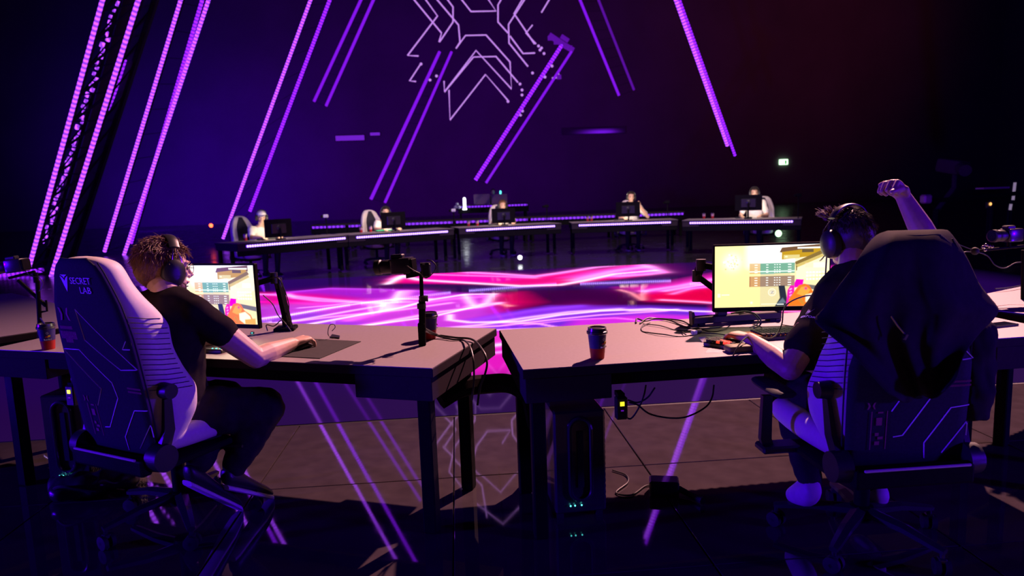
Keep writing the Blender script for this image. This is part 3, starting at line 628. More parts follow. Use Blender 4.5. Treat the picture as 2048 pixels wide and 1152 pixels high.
for t in (chair_l, chair_r):
    m4 = on_back(t, uv=uvs['emb']); mb = MB(); tt = lambda p: p
    mb.prism([(-.026, .032), (-.008, .022), (0, .010), (.008, .022), (.026, .032), (.010, -.012), (0, -.036), (-.010, -.012)], 0, .001, m4)
    mb.prism([(-.022, .037), (.022, .037), (.004, .028), (0, .022), (-.004, .028)], 0, .001, m4); mb.build('maker_emblem', M['stitch'], t, smooth=False)
    text('SECRET', .040, M['stitch'], t, on_back(t, uv=(uvs['sec'][0]+.012, uvs['sec'][1]+.002)), sx=1.0); text('LAB', .040, M['stitch'], t, on_back(t, uv=(uvs['sec'][0]+.032, uvs['sec'][1]-.038)), sx=1.1)
    u, s = rear_uv(chair_l, 128, 628); mb = MB()
    for sd in (-1, 1):
        mb.prism([(sd*.012, .0), (sd*.022, .026), (sd*.034, .030), (sd*.024, .0), (sd*.034, -.030), (sd*.022, -.026)], 0, .001, on_back(t, uv=(u, s)))
    u2, s2 = rear_uv(chair_l, 172, 796)
    m4 = on_back(t, uv=(u2, s2))
    for sd in (-1, 1): mb.prism([(sd*.004, 0), (sd*.010, .012), (sd*.016, .014), (sd*.011, 0), (sd*.016, -.014), (sd*.010, -.012)], 0, .001, m4)
    u3, s3 = rear_uv(chair_l, 192, 838); m4 = on_back(t, uv=(u3, s3))
    for x, z, w, h in ((-.03, .0, .003, .15), (.03, .0, .003, .15), (0, .035, .022, .03), (-.006, -.015, .014, .012), (.008, -.03, .02, .010), (-.004, -.05, .018, .014), (.004, .07, .02, .006)): mb.box(m4 @ V((x, z, 0)), (w, .001, h), rot=m4.to_3x3() @ Matrix.Rotation(-PI/2, 3, 'X'))
    # unreadable red print: rows of glyph-like marks
    rg = random.Random(5)
    for (px, py), w, h, n in (((132, 655), .085, .014, 12), ((138, 670), .11, .034, 9), ((140, 681), .05, .018, 5), ((266, 779), .085, .008, 14), ((268, 786), .085, .008, 13)):
        uu, ss = rear_uv(chair_l, px, py); m4 = on_back(t, uv=(uu, ss))
        for i in range(n):
            x = -w/2+w*(i+.5)/n; k = rg.random(); cw = w/n
            mb.prism([(x-cw*.42, -h/2), (x-cw*.2, -h/2), (x-cw*.1, h/2), (x-cw*.36, h/2)], 0, .0008, m4)
            mb.prism([(x+cw*.1, -h/2), (x+cw*.34, -h/2), (x+cw*.3, h/2), (x+cw*.08, h/2)], 0, .0008, m4)
            mb.prism([(x-cw*.4, (k-.6)*h*.6), (x+cw*.36, (k-.6)*h*.6), (x+cw*.36, (k-.6)*h*.6+h*.18), (x-cw*.4, (k-.6)*h*.6+h*.18)], 0, .0008, m4)
    tag(mb.build('red_print', M['redprint'], t, smooth=False), None, None, kind='stuff')
# ---------------------------------------------------------------- people
def ring(c, ax, rx, az, rz, n=16, sq=2.3):
    out = []
    for k in range(n):
        a = 2*PI*k/n; ca, sa = math.cos(a), math.sin(a); q = (abs(ca)**sq+abs(sa)**sq)**(-1/sq)
        out.append(V(c)+V(ax)*rx*ca*q+V(az)*rz*sa*q)
    return out
def torso(mb, P0, N, R, prof, n=18):      # P0 pelvis, N neck base, R unit vector to the right shoulder; prof: (t, half width, half depth)
    P0, N, R = V(P0), V(N), V(R); up = (N-P0); L = up.length; u = up/L; F = u.cross(R).normalized(); rings = []
    for t, w, d in prof:
        bow = -.02*math.sin(PI*min(max(t, 0), 1)); rings.append(ring(P0+up*t+F*bow, R, w, F, d, n))
    mb.loft(rings)
def limb(mb, pts, rs, seg=14):
    for i in range(len(pts)-1): mb.cap(pts[i], pts[i+1], rs[i], rs[i+1], seg)
def hand(mb, wr, d, up, thumb, curl=(25, 30, 20), k=1., spread=6, tc=25, ks=None):
    """wr wrist, d towards the fingers, up the back of the hand, thumb unit vector towards the thumb side"""
    wr, d, up, th = V(wr), V(d).normalized(), V(up), V(thumb); up = (up-d*up.dot(d)).normalized(); x = d.cross(up).normalized(); x = x if x.dot(th) > 0 else -x
    rg = []
    for t, w, h in ((-.012, .024, .019), (.015, .028, .018), (.045, .038, .016), (.075, .042, .014), (.090, .040, .012)): rg.append(ring(wr+d*t*k, x, w*k, up, h*k, 12, 2.6))
    mb.loft(rg)
    mb.cap(wr+(d*.012+x*.018)*k, wr+(d*.045+x*.036-up*.006)*k, .014*k, .013*k, 10)
    for i, (xo, L, r, yo) in enumerate(((.032, .074, .0086, .086), (.0105, .083, .0088, .091), (-.012, .077, .0084, .088), (-.032, .060, .0074, .080))):
        cu = [math.radians(c) for c in (ks[i] if ks else curl)]; a = math.radians((1.5-i)*spread)
        dd = (d*math.cos(a)+x*math.sin(a)); p = wr+(d*yo+x*xo)*k; ang = 0; q = wr+(d*(yo-.02)+x*xo*.95)*k
        pts = [q, p]
        for j, f in enumerate((.46, .31, .23)):
            ang += cu[j]; v = dd*math.cos(ang)-up*math.sin(ang); p = p+v*L*f*k; pts.append(p)
        limb(mb, pts, [r*k*s for s in (1.02, 1.0, .96, .9, .80)], 10)
    t0 = wr+(d*.025+x*.028-up*.004)*k; a = math.radians(tc); v = (d*math.cos(a)+x*math.sin(a)*.9-up*.25).normalized(); t1 = t0+v*.038*k
    v2 = (d*math.cos(a*.4)+x*.12-up*(.35 if tc > 15 else .9)).normalized(); t2 = t1+v2*.032*k; t3 = t2+(v2-x*.1-up*.1).normalized()*.024*k
    limb(mb, [t0, t1, t2, t3], [.0135*k, .0115*k, .0105*k, .0085*k], 10)
def head_mat(c, f, up=(0, 0, 1), roll=0):   # head frame: x right, y face, z up
    f = V(f).normalized(); x = f.cross(V(up)).normalized(); z = x.cross(f)
    return Matrix.Translation(c) @ Matrix((x, f, z)).transposed().to_4x4() @ Matrix.Rotation(roll, 4, 'Y')
def head(mb, H, neck, beard=0.):
    e = lambda c, r, rot=None: mb.ell(H @ V(c), r, rot=(H.to_3x3() @ (Euler(rot).to_matrix() if rot else Matrix.Identity(3))))
    e((0, -.012, .030), (.076, .098, .088)); e((0, .030, -.012), (.064, .066, .090)); e((0, .034, -.062), (.050, .058, .048)); e((0, .068, -.088), (.026, .022, .022))
    e((0, .078, .030), (.052, .022, .014)); e((.036, .070, -.018), (.020, .018, .018)); e((-.036, .070, -.018), (.020, .018, .018))
    mb.tube([H @ V(p) for p in ((0, .086, .022), (0, .098, -.002), (0, .114, -.026), (0, .100, -.036))], [.008, .010, .014, .010], 8)
    e((.011, .098, -.030), (.009, .011, .008)); e((-.011, .098, -.030), (.009, .011, .008))
    e((0, .092, -.055), (.024, .010, .006)); e((0, .090, -.064), (.020, .010, .006))
    for s in (-1, 1): e((s*.079, -.004, -.008), (.009, .022, .034), (.1, 0, 0)); e((s*.076, .004, -.036), (.008, .012, .012))
    nb = H @ V((0, -.022, -.05)); mb.cap(nb, V(neck), .056, .062, 16)
def face_bits(H, parent, browm, fine=True):
    mb = MB()
    for s in (-1, 1): mb.ell(H @ V((s*.032, .083, .006)), (.013, .010, .008), rot=H.to_3x3(), seg=12, rings=8)
    mb.build('eyes', M['eye'], parent, world=True)
    mb = MB()
    for s in (-1, 1): mb.tube([H @ V((s*.014, .096, .028)), H @ V((s*.034, .094, .034)), H @ V((s*.052, .080, .028))], [.003, .0045, .002], 6)
    mb.build('eyebrows', browm, parent, world=True)
    MB().tube([H @ V((-.024, .094, -.060)), H @ V((0, .104, -.058)), H @ V((.024, .094, -.060))], [.002, .005, .002], 8).build('lips', M['lip'], parent, world=True)
def make_hair(H, parent, m, n, L, lift=.35, seed=1, top=1.0, low=-.06, face=.035, w=.006, swirl=.5, puffk=1.0):
    rg = random.Random(seed); mb = MB()
    b = bmesh.new(); bmesh.ops.create_uvsphere(b, u_segments=28, v_segments=20, radius=1)
    R3 = H.to_3x3()
    def surf(d, k=1.): return V((d.x*.080*k*puffk, -.014+d.y*.104*k*puffk, .020+d.z*.104*k*puffk))
    def ok(p): return not (p.y > face and p.z < .075+(p.y-face)*.2) and not (p.z < low+.0 and p.y > -.02) and p.z > low-.045 and not (p.z < .0 and p.y > .012)
    b2 = [v for v in b.verts]
    for v in b2:
        p = surf(v.co.copy(), 1.04+.10*noise.noise(v.co*4)); v.co = p
    dead = [v for v in b2 if not ok(v.co)]; bmesh.ops.delete(b, geom=dead, context='VERTS')
    base = MB().bm(b, H)
    c = 0; tries = 0
    while c < n and tries < n*8:
        tries += 1
        d = V((rg.gauss(0, 1), rg.gauss(0, 1), rg.gauss(0, 1))).normalized(); p = surf(d)
        if not ok(p): continue
        c += 1; nrm = V((d.x/.08, d.y/.104, d.z/.092)).normalized()
        tan = (V((rg.uniform(-.5, .5), -.3+swirl*rg.uniform(-.6, 1.2) if p.z > .05 else -.2, -1.0 if p.z < .08 else rg.uniform(-.8, .4)))); tan = (tan-nrm*tan.dot(nrm)).normalized()
        lf = lift*(1.25 if p.z > .06 else .5)*rg.uniform(.6, 1.3); l = L*rg.uniform(.6, 1.15)*(top if p.z > .05 else .6); pts = []
        q = p.copy(); dr = (tan+nrm*lf).normalized(); cur = V((rg.uniform(-1, 1), rg.uniform(-1, 1), rg.uniform(-1.2, .4)))*.35
        for j in range(5): pts.append(H @ q); q = q+dr*l/4; dr = (dr+cur*.5-nrm*.16*(j > 0)).normalized()
        mb.tube(pts, [w, w*.95, w*.8, w*.5, w*.12], 4, caps=False, flat=.55)
    mb.v += []; o = len(base.v); base.add(mb.v, mb.f)
    return base.build('hair', m, parent, world=True)
def headset(label, H, group=None, sc=1.0, mic='L', cupk='plastic', tilt=.12):
    t = thing('headset', label, 'headset', H @ V((0, 0, 0)), group=group); R3 = H.to_3x3(); Hh = H
    pts = [(.100, .010, .0), (.104, .012, .05), (.090, .016, .098), (.055, .02, .134), (0, .022, .148), (-.055, .02, .134), (-.090, .016, .098), (-.104, .012, .05), (-.100, .010, 0)]
    pts = [V((x, y-tilt*(z)*.6, z)) for x, y, z in pts]
    MB().tube([Hh @ p for p in smoothpath(pts[2:7], 6)], .022, 10, flat=.30, up=R3 @ V((0, 0, -1))).build('head_band', M['plastic'], t, world=True)
    mb = MB()
    for s in (1, -1):
        for dy in (-.016, .020): mb.tube([Hh @ V((s*.094, .014-tilt*.06+dy*.3, .092)), Hh @ V((s*.108, .010+dy, .05)), Hh @ V((s*.104, .010+dy*1.5, .0))], .0022, 6)
    mb.build('wire_yoke', M['chrome'], t, world=True)
    for s in (1, -1):
        Mx = Hh @ Matrix.Translation((s*.094, .004, -.012)) @ Matrix.Rotation(s*PI/2, 4, 'Y')
        MB().lathe([(.0, -.018), (.044, -.018), (.052, -.008), (.052, .006), (.048, .020), (.034, .030), (.012, .033), (0, .033)], 24, M4=Mx @ Matrix.Diagonal((1.22, .95, 1, 1))).build('ear_cup', M[cupk], t, world=True)
    s = -1 if mic == 'L' else 1
    MB().tube([Hh @ V(p) for p in smoothpath([(s*.112, .012, -.045), (s*.105, .055, -.075), (s*.075, .100, -.085), (s*.045, .118, -.080)], 5)], .0028, 6).build('boom_mic', M['plastic'], t, world=True)
    return t
SKP = [(-.06, .15, .11), (.1, .165, .12), (.35, .145, .105), (.6, .165, .115), (.8, .185, .105), (.92, .15, .085), (1.02, .07, .06)]
def infl(prof, a, cut0=-.02): return [(t, w+a, d+a) for t, w, d in prof if t >= cut0]
def wrinkle(amp, sc, seed=0): 
    o = V((seed*3.1, seed*1.7, 0))
    return lambda co, n: co+n*(amp*(noise.noise(co*sc+o)*1.2+.5*noise.noise(co*sc*2.3+o)))

# ---- left player
rx = V((math.cos(CLR), math.sin(CLR), 0)); fx = V((-math.sin(CLR), math.cos(CLR), 0))
p1 = thing('person', 'seated player in black t-shirt with brown hair, right hand on the mouse', 'person', CL+V((0, 0, 0)))
hipc = CL+V((0, 0, .52))-fx*.03; neck = Q(332, 592, 3.06); hd = Q(329, 538, 3.14)
sR = Q(392, 628, 3.0); sL = neck*2-sR; sL = V((2*neck.x-sR.x-.01, 2*neck.y-sR.y, sR.z)); R1 = (sR-sL).normalized(); R1.z = 0; R1.normalize()
elR = Q(512, 716, 3.08); wrR = Q(585, 692, 3.27)+V((0, 0, .012)); elL = sL+V((-.02, .22, -.22)); wrL = V((-1.22, 3.45, .79))
hf = V((1.15, 1, -.16)).normalized(); H1 = head_mat(hd, hf)
bd = MB(); head(bd, H1, neck+V((0, 0, .02))); torso(bd, hipc+V((0, 0, .03)), neck+V((0, 0, -.025)), R1, SKP)
limb(bd, [sR, sR.lerp(elR, .5), elR], [.060, .058, .047]); limb(bd, [elR, elR.lerp(wrR, .35), wrR], [.046, .048, .029])
limb(bd, [sL, elL], [.058, .045]); limb(bd, [elL, elL.lerp(wrL, .35), wrL], [.044, .045, .028])
dR = (Q(628, 683, 3.40)-wrR); dR.z = -.01
dR.z = .012; hand(bd, wrR, dR, (0, 0, 1), (-1, .3, 0), ks=((6, 20, 12), (24, 34, 26), (34, 46, 30), (42, 46, 30)), k=1.06, tc=34, spread=13)
hand(bd, wrL, (.1, 1, -.1), (0, 0, 1), (1, 0, 0), k=1.0)
body1 = flesh(bd, 'body', M['skin'], p1, .0036, 3)
sh = MB(); torso(sh, hipc+V((0, 0, -.01)), neck+V((0, 0, -.005)), R1, [(-.02, .19, .15), (.15, .20, .155), (.35, .185, .145), (.6, .195, .145), (.8, .205, .13), (.92, .175, .11), (1.0, .115, .085), (1.05, .078, .07)])
limb(sh, [neck+V((0, 0, -.02)), sR+V((0, 0, .012))], [.078, .068]); limb(sh, [neck+V((0, 0, -.02)), sL+V((0, 0, .012))], [.078, .068]); cu = sR.lerp(elR, .42); limb(sh, [sR-R1*.06+V((0, 0, .012)), sR+V((0, 0, .002)), cu], [.070, .070, .068]); cuL = sL.lerp(elL, .6); limb(sh, [sL+R1*.06+V((0, 0, .015)), sL, cuL], [.075, .077, .072])
flesh(sh, 't_shirt', M['shirt'], p1, .009, 6, fn=wrinkle(.009, 9, 1))
make_hair(H1, p1, M['hair1'], 5600, .050, lift=.22, seed=4, top=1.15, low=-.095, w=.0022, puffk=1.06)
face_bits(H1, p1, M['hair1'])
br = MB()
rg = random.Random(9)
for i in range(260):
    a = rg.uniform(-1.5, 1.5); z = rg.uniform(-.1, -.055); p = V((math.sin(a)*.056, .028+math.cos(a)*.060*(1-abs(z+.07)*2), z)); br.tube([H1 @ p, H1 @ (p+V((math.sin(a)*.006, .004, -.012)))], [.0016, .0004], 4, caps=False)
tag(br.build('beard', M['hair1'], p1, world=True), None, None, kind='stuff')
kR = Q(528, 815, 3.18); kL = kR-rx*.30+fx*.04; anR = Q(470, 930, 3.16); anL = Q(398, 925, 3.05)
tr = MB(); 
for s, kn, an in ((1, kR, anR), (-1, kL, anL)):
    h = hipc+rx*.10*s+V((0, 0, .02)); limb(tr, [h, h.lerp(kn, .5), kn], [.118, .112, .092]); limb(tr, [kn, kn.lerp(an, .4), an], [.092, .084, .060])
tr.ell(hipc, (.18, .15, .12)); flesh(tr, 'trousers', M['trouser'], p1, .011, 5, fn=wrinkle(.012, 11, 2))
def shoe(parent, ankle, toe, m, sole, nm='shoe', k=1.):
    a, d = V(ankle), V(toe)-V(ankle); d.z = 0; L = .27*k; d.normalize(); x = d.cross(V((0, 0, 1))); a0 = a-d*.07; slope = (V(toe).z-V(ankle).z)
    rg = []
    for t, w, h in ((0, .028, .07), (.06, .036, .085), (.25, .038, .10), (.42, .040, .075), (.65, .046, .055), (.85, .042, .045), (.97, .028, .03), (1, .012, .02)):
        c = a0+d*L*t; c.z = .022+h/2+(a.z-.10)*(1-t); rg.append(ring(c, x, w*k, V((0, 0, 1)), h/2*k, 14, 2.6))
    s = place(nm, baked(MB().loft(rg), [('SUBSURF', dict(levels=1, render_levels=1))], nm, m), parent, True)
    so = MB(); rg = []
    for t, w in ((0, .030), (.1, .038), (.4, .040), (.7, .049), (.92, .040), (1, .018)):
        c = a0+d*L*t; c.z = .011+(a.z-.10)*(1-t); rg.append(ring(c, x, w*k, V((0, 0, 1)), .013, 14, 4))
    so.loft(rg).build('sole', sole, s, world=True)
    return s
shoe(p1, anR+V((0, 0, .01)), anR+fx*.1+V((0, 0, -.05)), M['plastic'], M['white']); shoe(p1, anL+V((0, 0, .02)), anL+fx*.1+V((0, 0, -.05)), M['plastic'], M['white'])
headset('dark over-ear headset on the brown hair of the left player', H1)
gl = thing('eyeglasses', 'thin round glasses on the face of the left player', 'glasses', H1 @ V((0, .1, 0)))
for s in (-1, 1):
    mb = MB(); mb.tube([H1 @ V((s*.033+.023*math.cos(a), .104, .004+.021*math.sin(a))) for a in np.linspace(0, 2*PI, 22)], .0016, 6, caps=False); fr_ = mb.build('lens_rim', M['chrome'], gl, world=True)
    MB().tube([H1 @ V((s*.056, .102, .008)), H1 @ V((s*.084, .06, .010)), H1 @ V((s*.086, 0, .006))], .0015, 6).build('temple', M['chrome'], gl, world=True)
MB().tube([H1 @ V((-.010, .104, .008)), H1 @ V((0, .108, .012)), H1 @ V((.010, .104, .008))], .0014, 6).build('bridge', M['chrome'], gl, world=True)

# ---- right player
p2 = thing('person', 'seated player seen from behind raising his right fist, left hand on a lit keypad', 'person', CR+V((0, 0, 0)))
hip2 = CR+V((0, .02, .52)); hd2 = Q(1698, 478, 2.88); neck2 = Q(1706, 545, 2.78)
s2L = Q(1648, 620, 2.74); s2R = Q(1800, 560, 2.74); el2L = Q(1580, 738, 2.60); wr2L = Q(1500, 686, 2.86)+V((0, 0, .018)); R2 = V((1, .04, 0)).normalized()
wr2R = Q(1806, 392, 2.66); el2R = Q(1862, 492, 2.62)
H2 = head_mat(hd2, V((-.26, 1, -.10)), roll=-.05)
bd = MB(); head(bd, H2, neck2+V((0, 0, .02))); torso(bd, hip2+V((0, .01, .03)), neck2+V((0, .01, -.03)), R2, SKP)
limb(bd, [s2L, s2L.lerp(el2L, .5), el2L], [.058, .056, .046]); limb(bd, [el2L, el2L.lerp(wr2L, .35), wr2L], [.046, .048, .028])
limb(bd, [s2R, el2R], [.056, .050]); limb(bd, [el2R, el2R.lerp(wr2R, .4), wr2R], [.047, .045, .029])
dL2 = Q(1455, 672, 2.98)-wr2L; dL2.z = .012; hand(bd, wr2L, dL2, (0, 0, 1), (1, .2, 0), ks=((32, 40, 26), (26, 42, 28), (28, 44, 28), (36, 44, 26)), k=1.04, tc=32, spread=13)
# fist: knuckles towards upper left, palm side turned to the camera's left
fd = (Q(1763, 352, 2.62)-wr2R).normalized(); fu = V((.45, .3, .8))
hand(bd, wr2R, fd, fu, V((0, -1, -.1)), ks=((78, 98, 55), (82, 100, 55), (84, 100, 55), (86, 98, 50)), k=1.14, spread=0, tc=8)
flesh(bd, 'body', M['skin2'], p2, .0036, 3)
sh = MB(); torso(sh, hip2+V((0, 0, -.01)), neck2+V((0, 0, .0)), R2, [(-.02, .18, .14), (.15, .19, .145), (.35, .18, .14), (.6, .19, .14), (.8, .195, .13), (.92, .165, .11), (1.0, .11, .085), (1.07, .075, .07)])
limb(sh, [neck2+V((0, 0, -.035)), s2L+V((0, 0, .012))], [.082, .074]); limb(sh, [neck2+V((0, 0, -.035)), s2R], [.080, .074]); cu = s2L.lerp(el2L, .62); limb(sh, [s2L+R2*.05+V((0, 0, .01)), s2L, cu], [.076, .080, .074]); limb(sh, [s2R-R2*.05, s2R, s2R.lerp(el2R, .55)], [.07, .074, .07])
flesh(sh, 't_shirt', M['shirt'], p2, .009, 6, fn=wrinkle(.008, 9, 4))
make_hair(H2, p2, M['hair2'], 4200, .026, lift=.28, seed=8, top=1.2, low=-.085, w=.0022, swirl=.2); face_bits(H2, p2, M['hair2'])
# quiff above the forehead
qf = MB(); rg = random.Random(12)
for i in range(260):
    p = V((rg.uniform(-.06, .05), rg.uniform(.03, .075), .098+rg.uniform(-.01, .012))); d = V((rg.uniform(-.5, .5), rg.uniform(.1, .8), rg.uniform(.3, 1))).normalized(); c2 = V((rg.uniform(-.6, .6), .3, -.4)); pts = []; q = p.copy()
    for j in range(5): pts.append(H2 @ q); q = q+d*.014; d = (d+c2*.3).normalized()
    qf.tube(pts, [.0035, .003, .0025, .0016, .0005], 4, caps=False)
tag(qf.build('hair_quiff', mat('quiff_hair', (.11, .045, .025), .55, scale=200, var=.4), p2, world=True), None, None, kind='stuff')
tr = MB(); k2R = CR+V((.17, .50, .56)); k2L = CR+V((-.12, .48, .56)); a2L = P(1600, 985, .10)+V((0, .0, 0)); a2R = P(1758, 975, .12)
a2L = Q(1618, 958, 2.62); a2R = Q(1752, 968, 2.62)
for s, kn, an in ((1, k2R, a2R), (-1, k2L, a2L)):
    h = hip2+V((.10*s, 0, .02)); limb(tr, [h, h.lerp(kn, .5), kn], [.10, .09, .068]); limb(tr, [kn, kn.lerp(an, .5), an], [.07, .062, .046])
tr.ell(hip2, (.18, .15, .12)); flesh(tr, 'trousers', M['trouser'], p2, .011, 5, fn=wrinkle(.012, 11, 6))
shw = mat('white_sneaker', (.55, .50, .52), .6, bump=.2)
for an in (a2L, a2R):
    a, toe = an+V((0, 0, -.0)), an+V((.0, .1, -.1)); s = MB(); rg = []
    for t, w, h, dz in ((0, .03, .05, .02), (.12, .040, .085, .0), (.35, .043, .10, -.03), (.6, .046, .075, -.055), (.85, .044, .055, -.075), (1, .02, .03, -.085)):
        rg.append(ring(an+V((0, .0, -.03))+V((-.02, .16, -.02))*t+V((0, -.05, dz*.8)), (1, 0, 0), w, V((0, .5, 1)).normalized(), h*.62, 14, 2.5))
    so = place('shoe', baked(s.loft(rg), [('SUBSURF', dict(levels=1, render_levels=1))], 'shoe', shw), p2, True)
headset('black over-ear headset with wide band on the dark hair of the right player', H2, mic='L', tilt=.35)
ca = thing('headset_cable', 'thin black cable hanging from the left ear cup of the right headset', 'cable', Q(1640, 640, 2.75))
MB().tube(smoothpath([H2 @ V((-.11, .02, -.06)), Q(1650, 560, 2.86), Q(1645, 588, 2.84), Q(1610, 592, 2.9), Q(1580, 604, 2.95), Q(1567, 620, 2.95), Q(1563, 650, 2.92), Q(1545, 675, 2.88), Q(1500, 672, 2.85), Q(1478, 690, 2.78), Q(1466, 712, 2.74)], 6), .0032, 6).build('cable_run', M['cable'], ca, world=True)
# sleeve prints
def sleeve_print(px, py, y, s, what):
    o = Q(px, py, y); n = (V((0, 0, CAM_H))-o).normalized(); x = V((n.y*-1, n.x, 0)).normalized(); x = x if x.x > 0 else -x; y_ = n.cross(x)
    return Matrix.Translation(o) @ Matrix((x, y_ if y_.z > 0 else -y_, n)).transposed().to_4x4() @ Matrix.Rotation(-.42, 4, 'Z')
def wrap_print(me_o, target):
    sw = me_o.modifiers.new('wrap', 'SHRINKWRAP'); sw.target = target; sw.wrap_method = 'NEAREST_SURFACEPOINT'; sw.wrap_mode = 'ABOVE_SURFACE'; sw.offset = .0015
shirt2 = [o for o in C.objects if o.parent == p2 and o.name.startswith('t_shirt')][0]
m4 = sleeve_print(1612, 616, 2.68, 1, ''); mb = MB()
for s in (-1, 1):
    mb.prism([(s*.002, -.020), (s*.010, -.006), (s*.006, .006), (s*.014, .000), (s*.024, .020), (s*.013, -.010)], 0, .0006, m4); mb.prism([(s*.001, .014), (s*.006, .004), (s*.003, -.010), (s*.0005, -.004)], 0, .0006, m4)
wrap_print(mb.build('sleeve_emblem', M['stitch'], p2, world=True, smooth=False), shirt2)
o = text('PREDATOR', .016, M['stitch'], p2, sleeve_print(1608, 632, 2.68, 1, ''), name='sleeve_lettering', world=True, sx=1.15); wrap_print(o, shirt2)
m4 = sleeve_print(1594, 652, 2.68, 1, ''); mb = MB(); pts = [(m4 @ V((.012*math.cos(a), .012*math.sin(a), 0))) for a in np.linspace(.8, 5.6, 14)]
mb.tube(pts, .002, 4); wrap_print(mb.build('sleeve_ring_mark', M['redprint'], p2, world=True), shirt2)

# ---- jacket hung over the right chair (a thick cloth sheet with folds)
jk = thing('jacket', 'black zip jacket draped over the back of the right gaming chair', 'jacket', CR+V((.05, -.3, 1.2)))
def jrow(L, R, yl, ym, yr, n=33, top=False, amp=.02, ph=0.):
    out = []
    for i in range(n):
        u = i/(n-1); px = L[0]+(R[0]-L[0])*u; py = L[1]+(R[1]-L[1])*u
        y = (yl*(1-u)**2+2*ym*u*(1-u)*1.0+yr*u*u) if not top else (yl*(1-u)+yr*u)
        y = ym+(yl-ym)*max(0, 1-u*3.2)**1.5+(yr-ym)*max(0, 1-(1-u)*4.5)**1.5
        y += amp*(math.sin(u*17+ph)*.6+math.sin(u*31+ph*1.7)*.35+.5*noise.noise(V((u*5, ph, 3)))); out.append((px, py, y))
    return out
Lc = [(1762, 500, 2.62), (1757, 472, 2.50), (1765, 460, 2.36), (1744, 476, 2.26), (1720, 512, 2.20), (1699, 545, 2.18), (1680, 568, 2.20), (1664, 590, 2.22), (1652, 614, 2.22), (1630, 634, 2.22), (1626, 643, 2.20), (1650, 662, 2.16), (1672, 680, 2.13), (1700, 702, 2.11), (1722, 726, 2.09), (1745, 752, 2.08), (1775, 785, 2.07), (1785, 792, 2.07)]
Rc = [(1880, 498, 2.60), (1893, 466, 2.50), (1893, 454, 2.36), (1902, 468, 2.26), (1928, 505, 2.22), (1945, 540, 2.24), (1956, 568, 2.26), (1972, 588, 2.28), (1990, 608, 2.30), (2000, 622, 2.30), (1985, 640, 2.27), (1960, 662, 2.24), (1940, 690, 2.20), (1925, 715, 2.16), (1918, 740, 2.13), (1912, 760, 2.11), (1898, 772, 2.09), (1890, 780, 2.08)]
rows = []
for j, (a, b) in enumerate(zip(Lc, Rc)):
    n = 45; row = []; v = j/(len(Lc)-1)
    for i in range(n):
        u = i/(n-1); px = a[0]+(b[0]-a[0])*u; py = a[1]+(b[1]-a[1])*u
        if j == 2: py = 456+(1-u)*2+7*max(0, 1-u*9)+(3*max(0, 1-(1-u)*12))
        back = CR.y-.24-.02-math.tan(.19)*(.86*(1-v)) if j > 2 else 0
        ymid = [2.50, 2.44, 2.335, 2.235, 2.220, 2.215, 2.213, 2.21, 2.21, 2.215, 2.22, 2.225, 2.23, 2.235, 2.24, 2.245, 2.25, 2.255][j]; o_ = .07 if j > 2 else 0
        e = max(0, 1-u*3.4)**1.6; f = max(0, 1-(1-u)*4.2)**1.6
        y = ymid*(1-e-f)+(a[2]+o_)*e+(b[2]+o_)*f
        am = min(1, max(0, (j-3)/5))*.020
        y += am*(math.sin(u*15+v*2.4)*.55+math.sin(u*27-v*4)*.4+noise.noise(V((u*6, v*4, 1.5)))*1.1)
        if j >= 16: py += 26*math.sin(u*PI)*(.3 if j == 16 else 1)*(0.6+.4*math.sin(u*9))
        row.append(Q(px, py, y))
    rows.append(row)
MB().grid(rows).build('jacket_shell', M['jacket'], jk, world=True, ang=3.1, mods=[('SUBSURF', dict(levels=1, render_levels=1)), ('SOLIDIFY', dict(thickness=.006, offset=0))])
sl = MB(); rg = []
for (px, py, y, w, h) in ((1952, 640, 2.38, .075, .05), (1957, 680, 2.36, .078, .045), (1955, 730, 2.34, .072, .04), (1958, 780, 2.33, .060, .04), (1955, 828, 2.33, .048, .035), (1958, 842, 2.33, .042, .03)):
    rg.append(ring(Q(px, py, y), (1, .1, 0), w, (0, 1, 0), h, 16, 2.2))
place('hanging_sleeve', baked(sl.loft(rg), [('SUBSURF', dict(levels=2, render_levels=2))], 'hanging_sleeve', M['jacket'], fn=wrinkle(.012, 14, 3)), jk, True)
sl = MB(); rg = []
for (px, py, y, w, h) in ((1948, 815, 2.40, .050, .03), (1962, 850, 2.40, .030, .025), (1964, 888, 2.40, .030, .02)): rg.append(ring(Q(px, py, y), (1, .1, 0), w, (0, 1, 0), h, 12, 2.2))
MB().tube([Q(1781, 632, 2.19), Q(1795, 652, 2.19), Q(1812, 672, 2.19)], .004, 6).build('zip', M['chrome'], jk, world=True)
MB().box(Q(1812, 674, 2.18), (.012, .004, .024), rot=(0, .5, 0), bev=.002).build('zip_pull', M['chrome'], jk, world=True, smooth=False)
MB().tube([Q(1778, 772, 2.21), Q(1784, 790, 2.21)], .005, 6).build('drawcord_end', M['chrome'], jk, world=True)

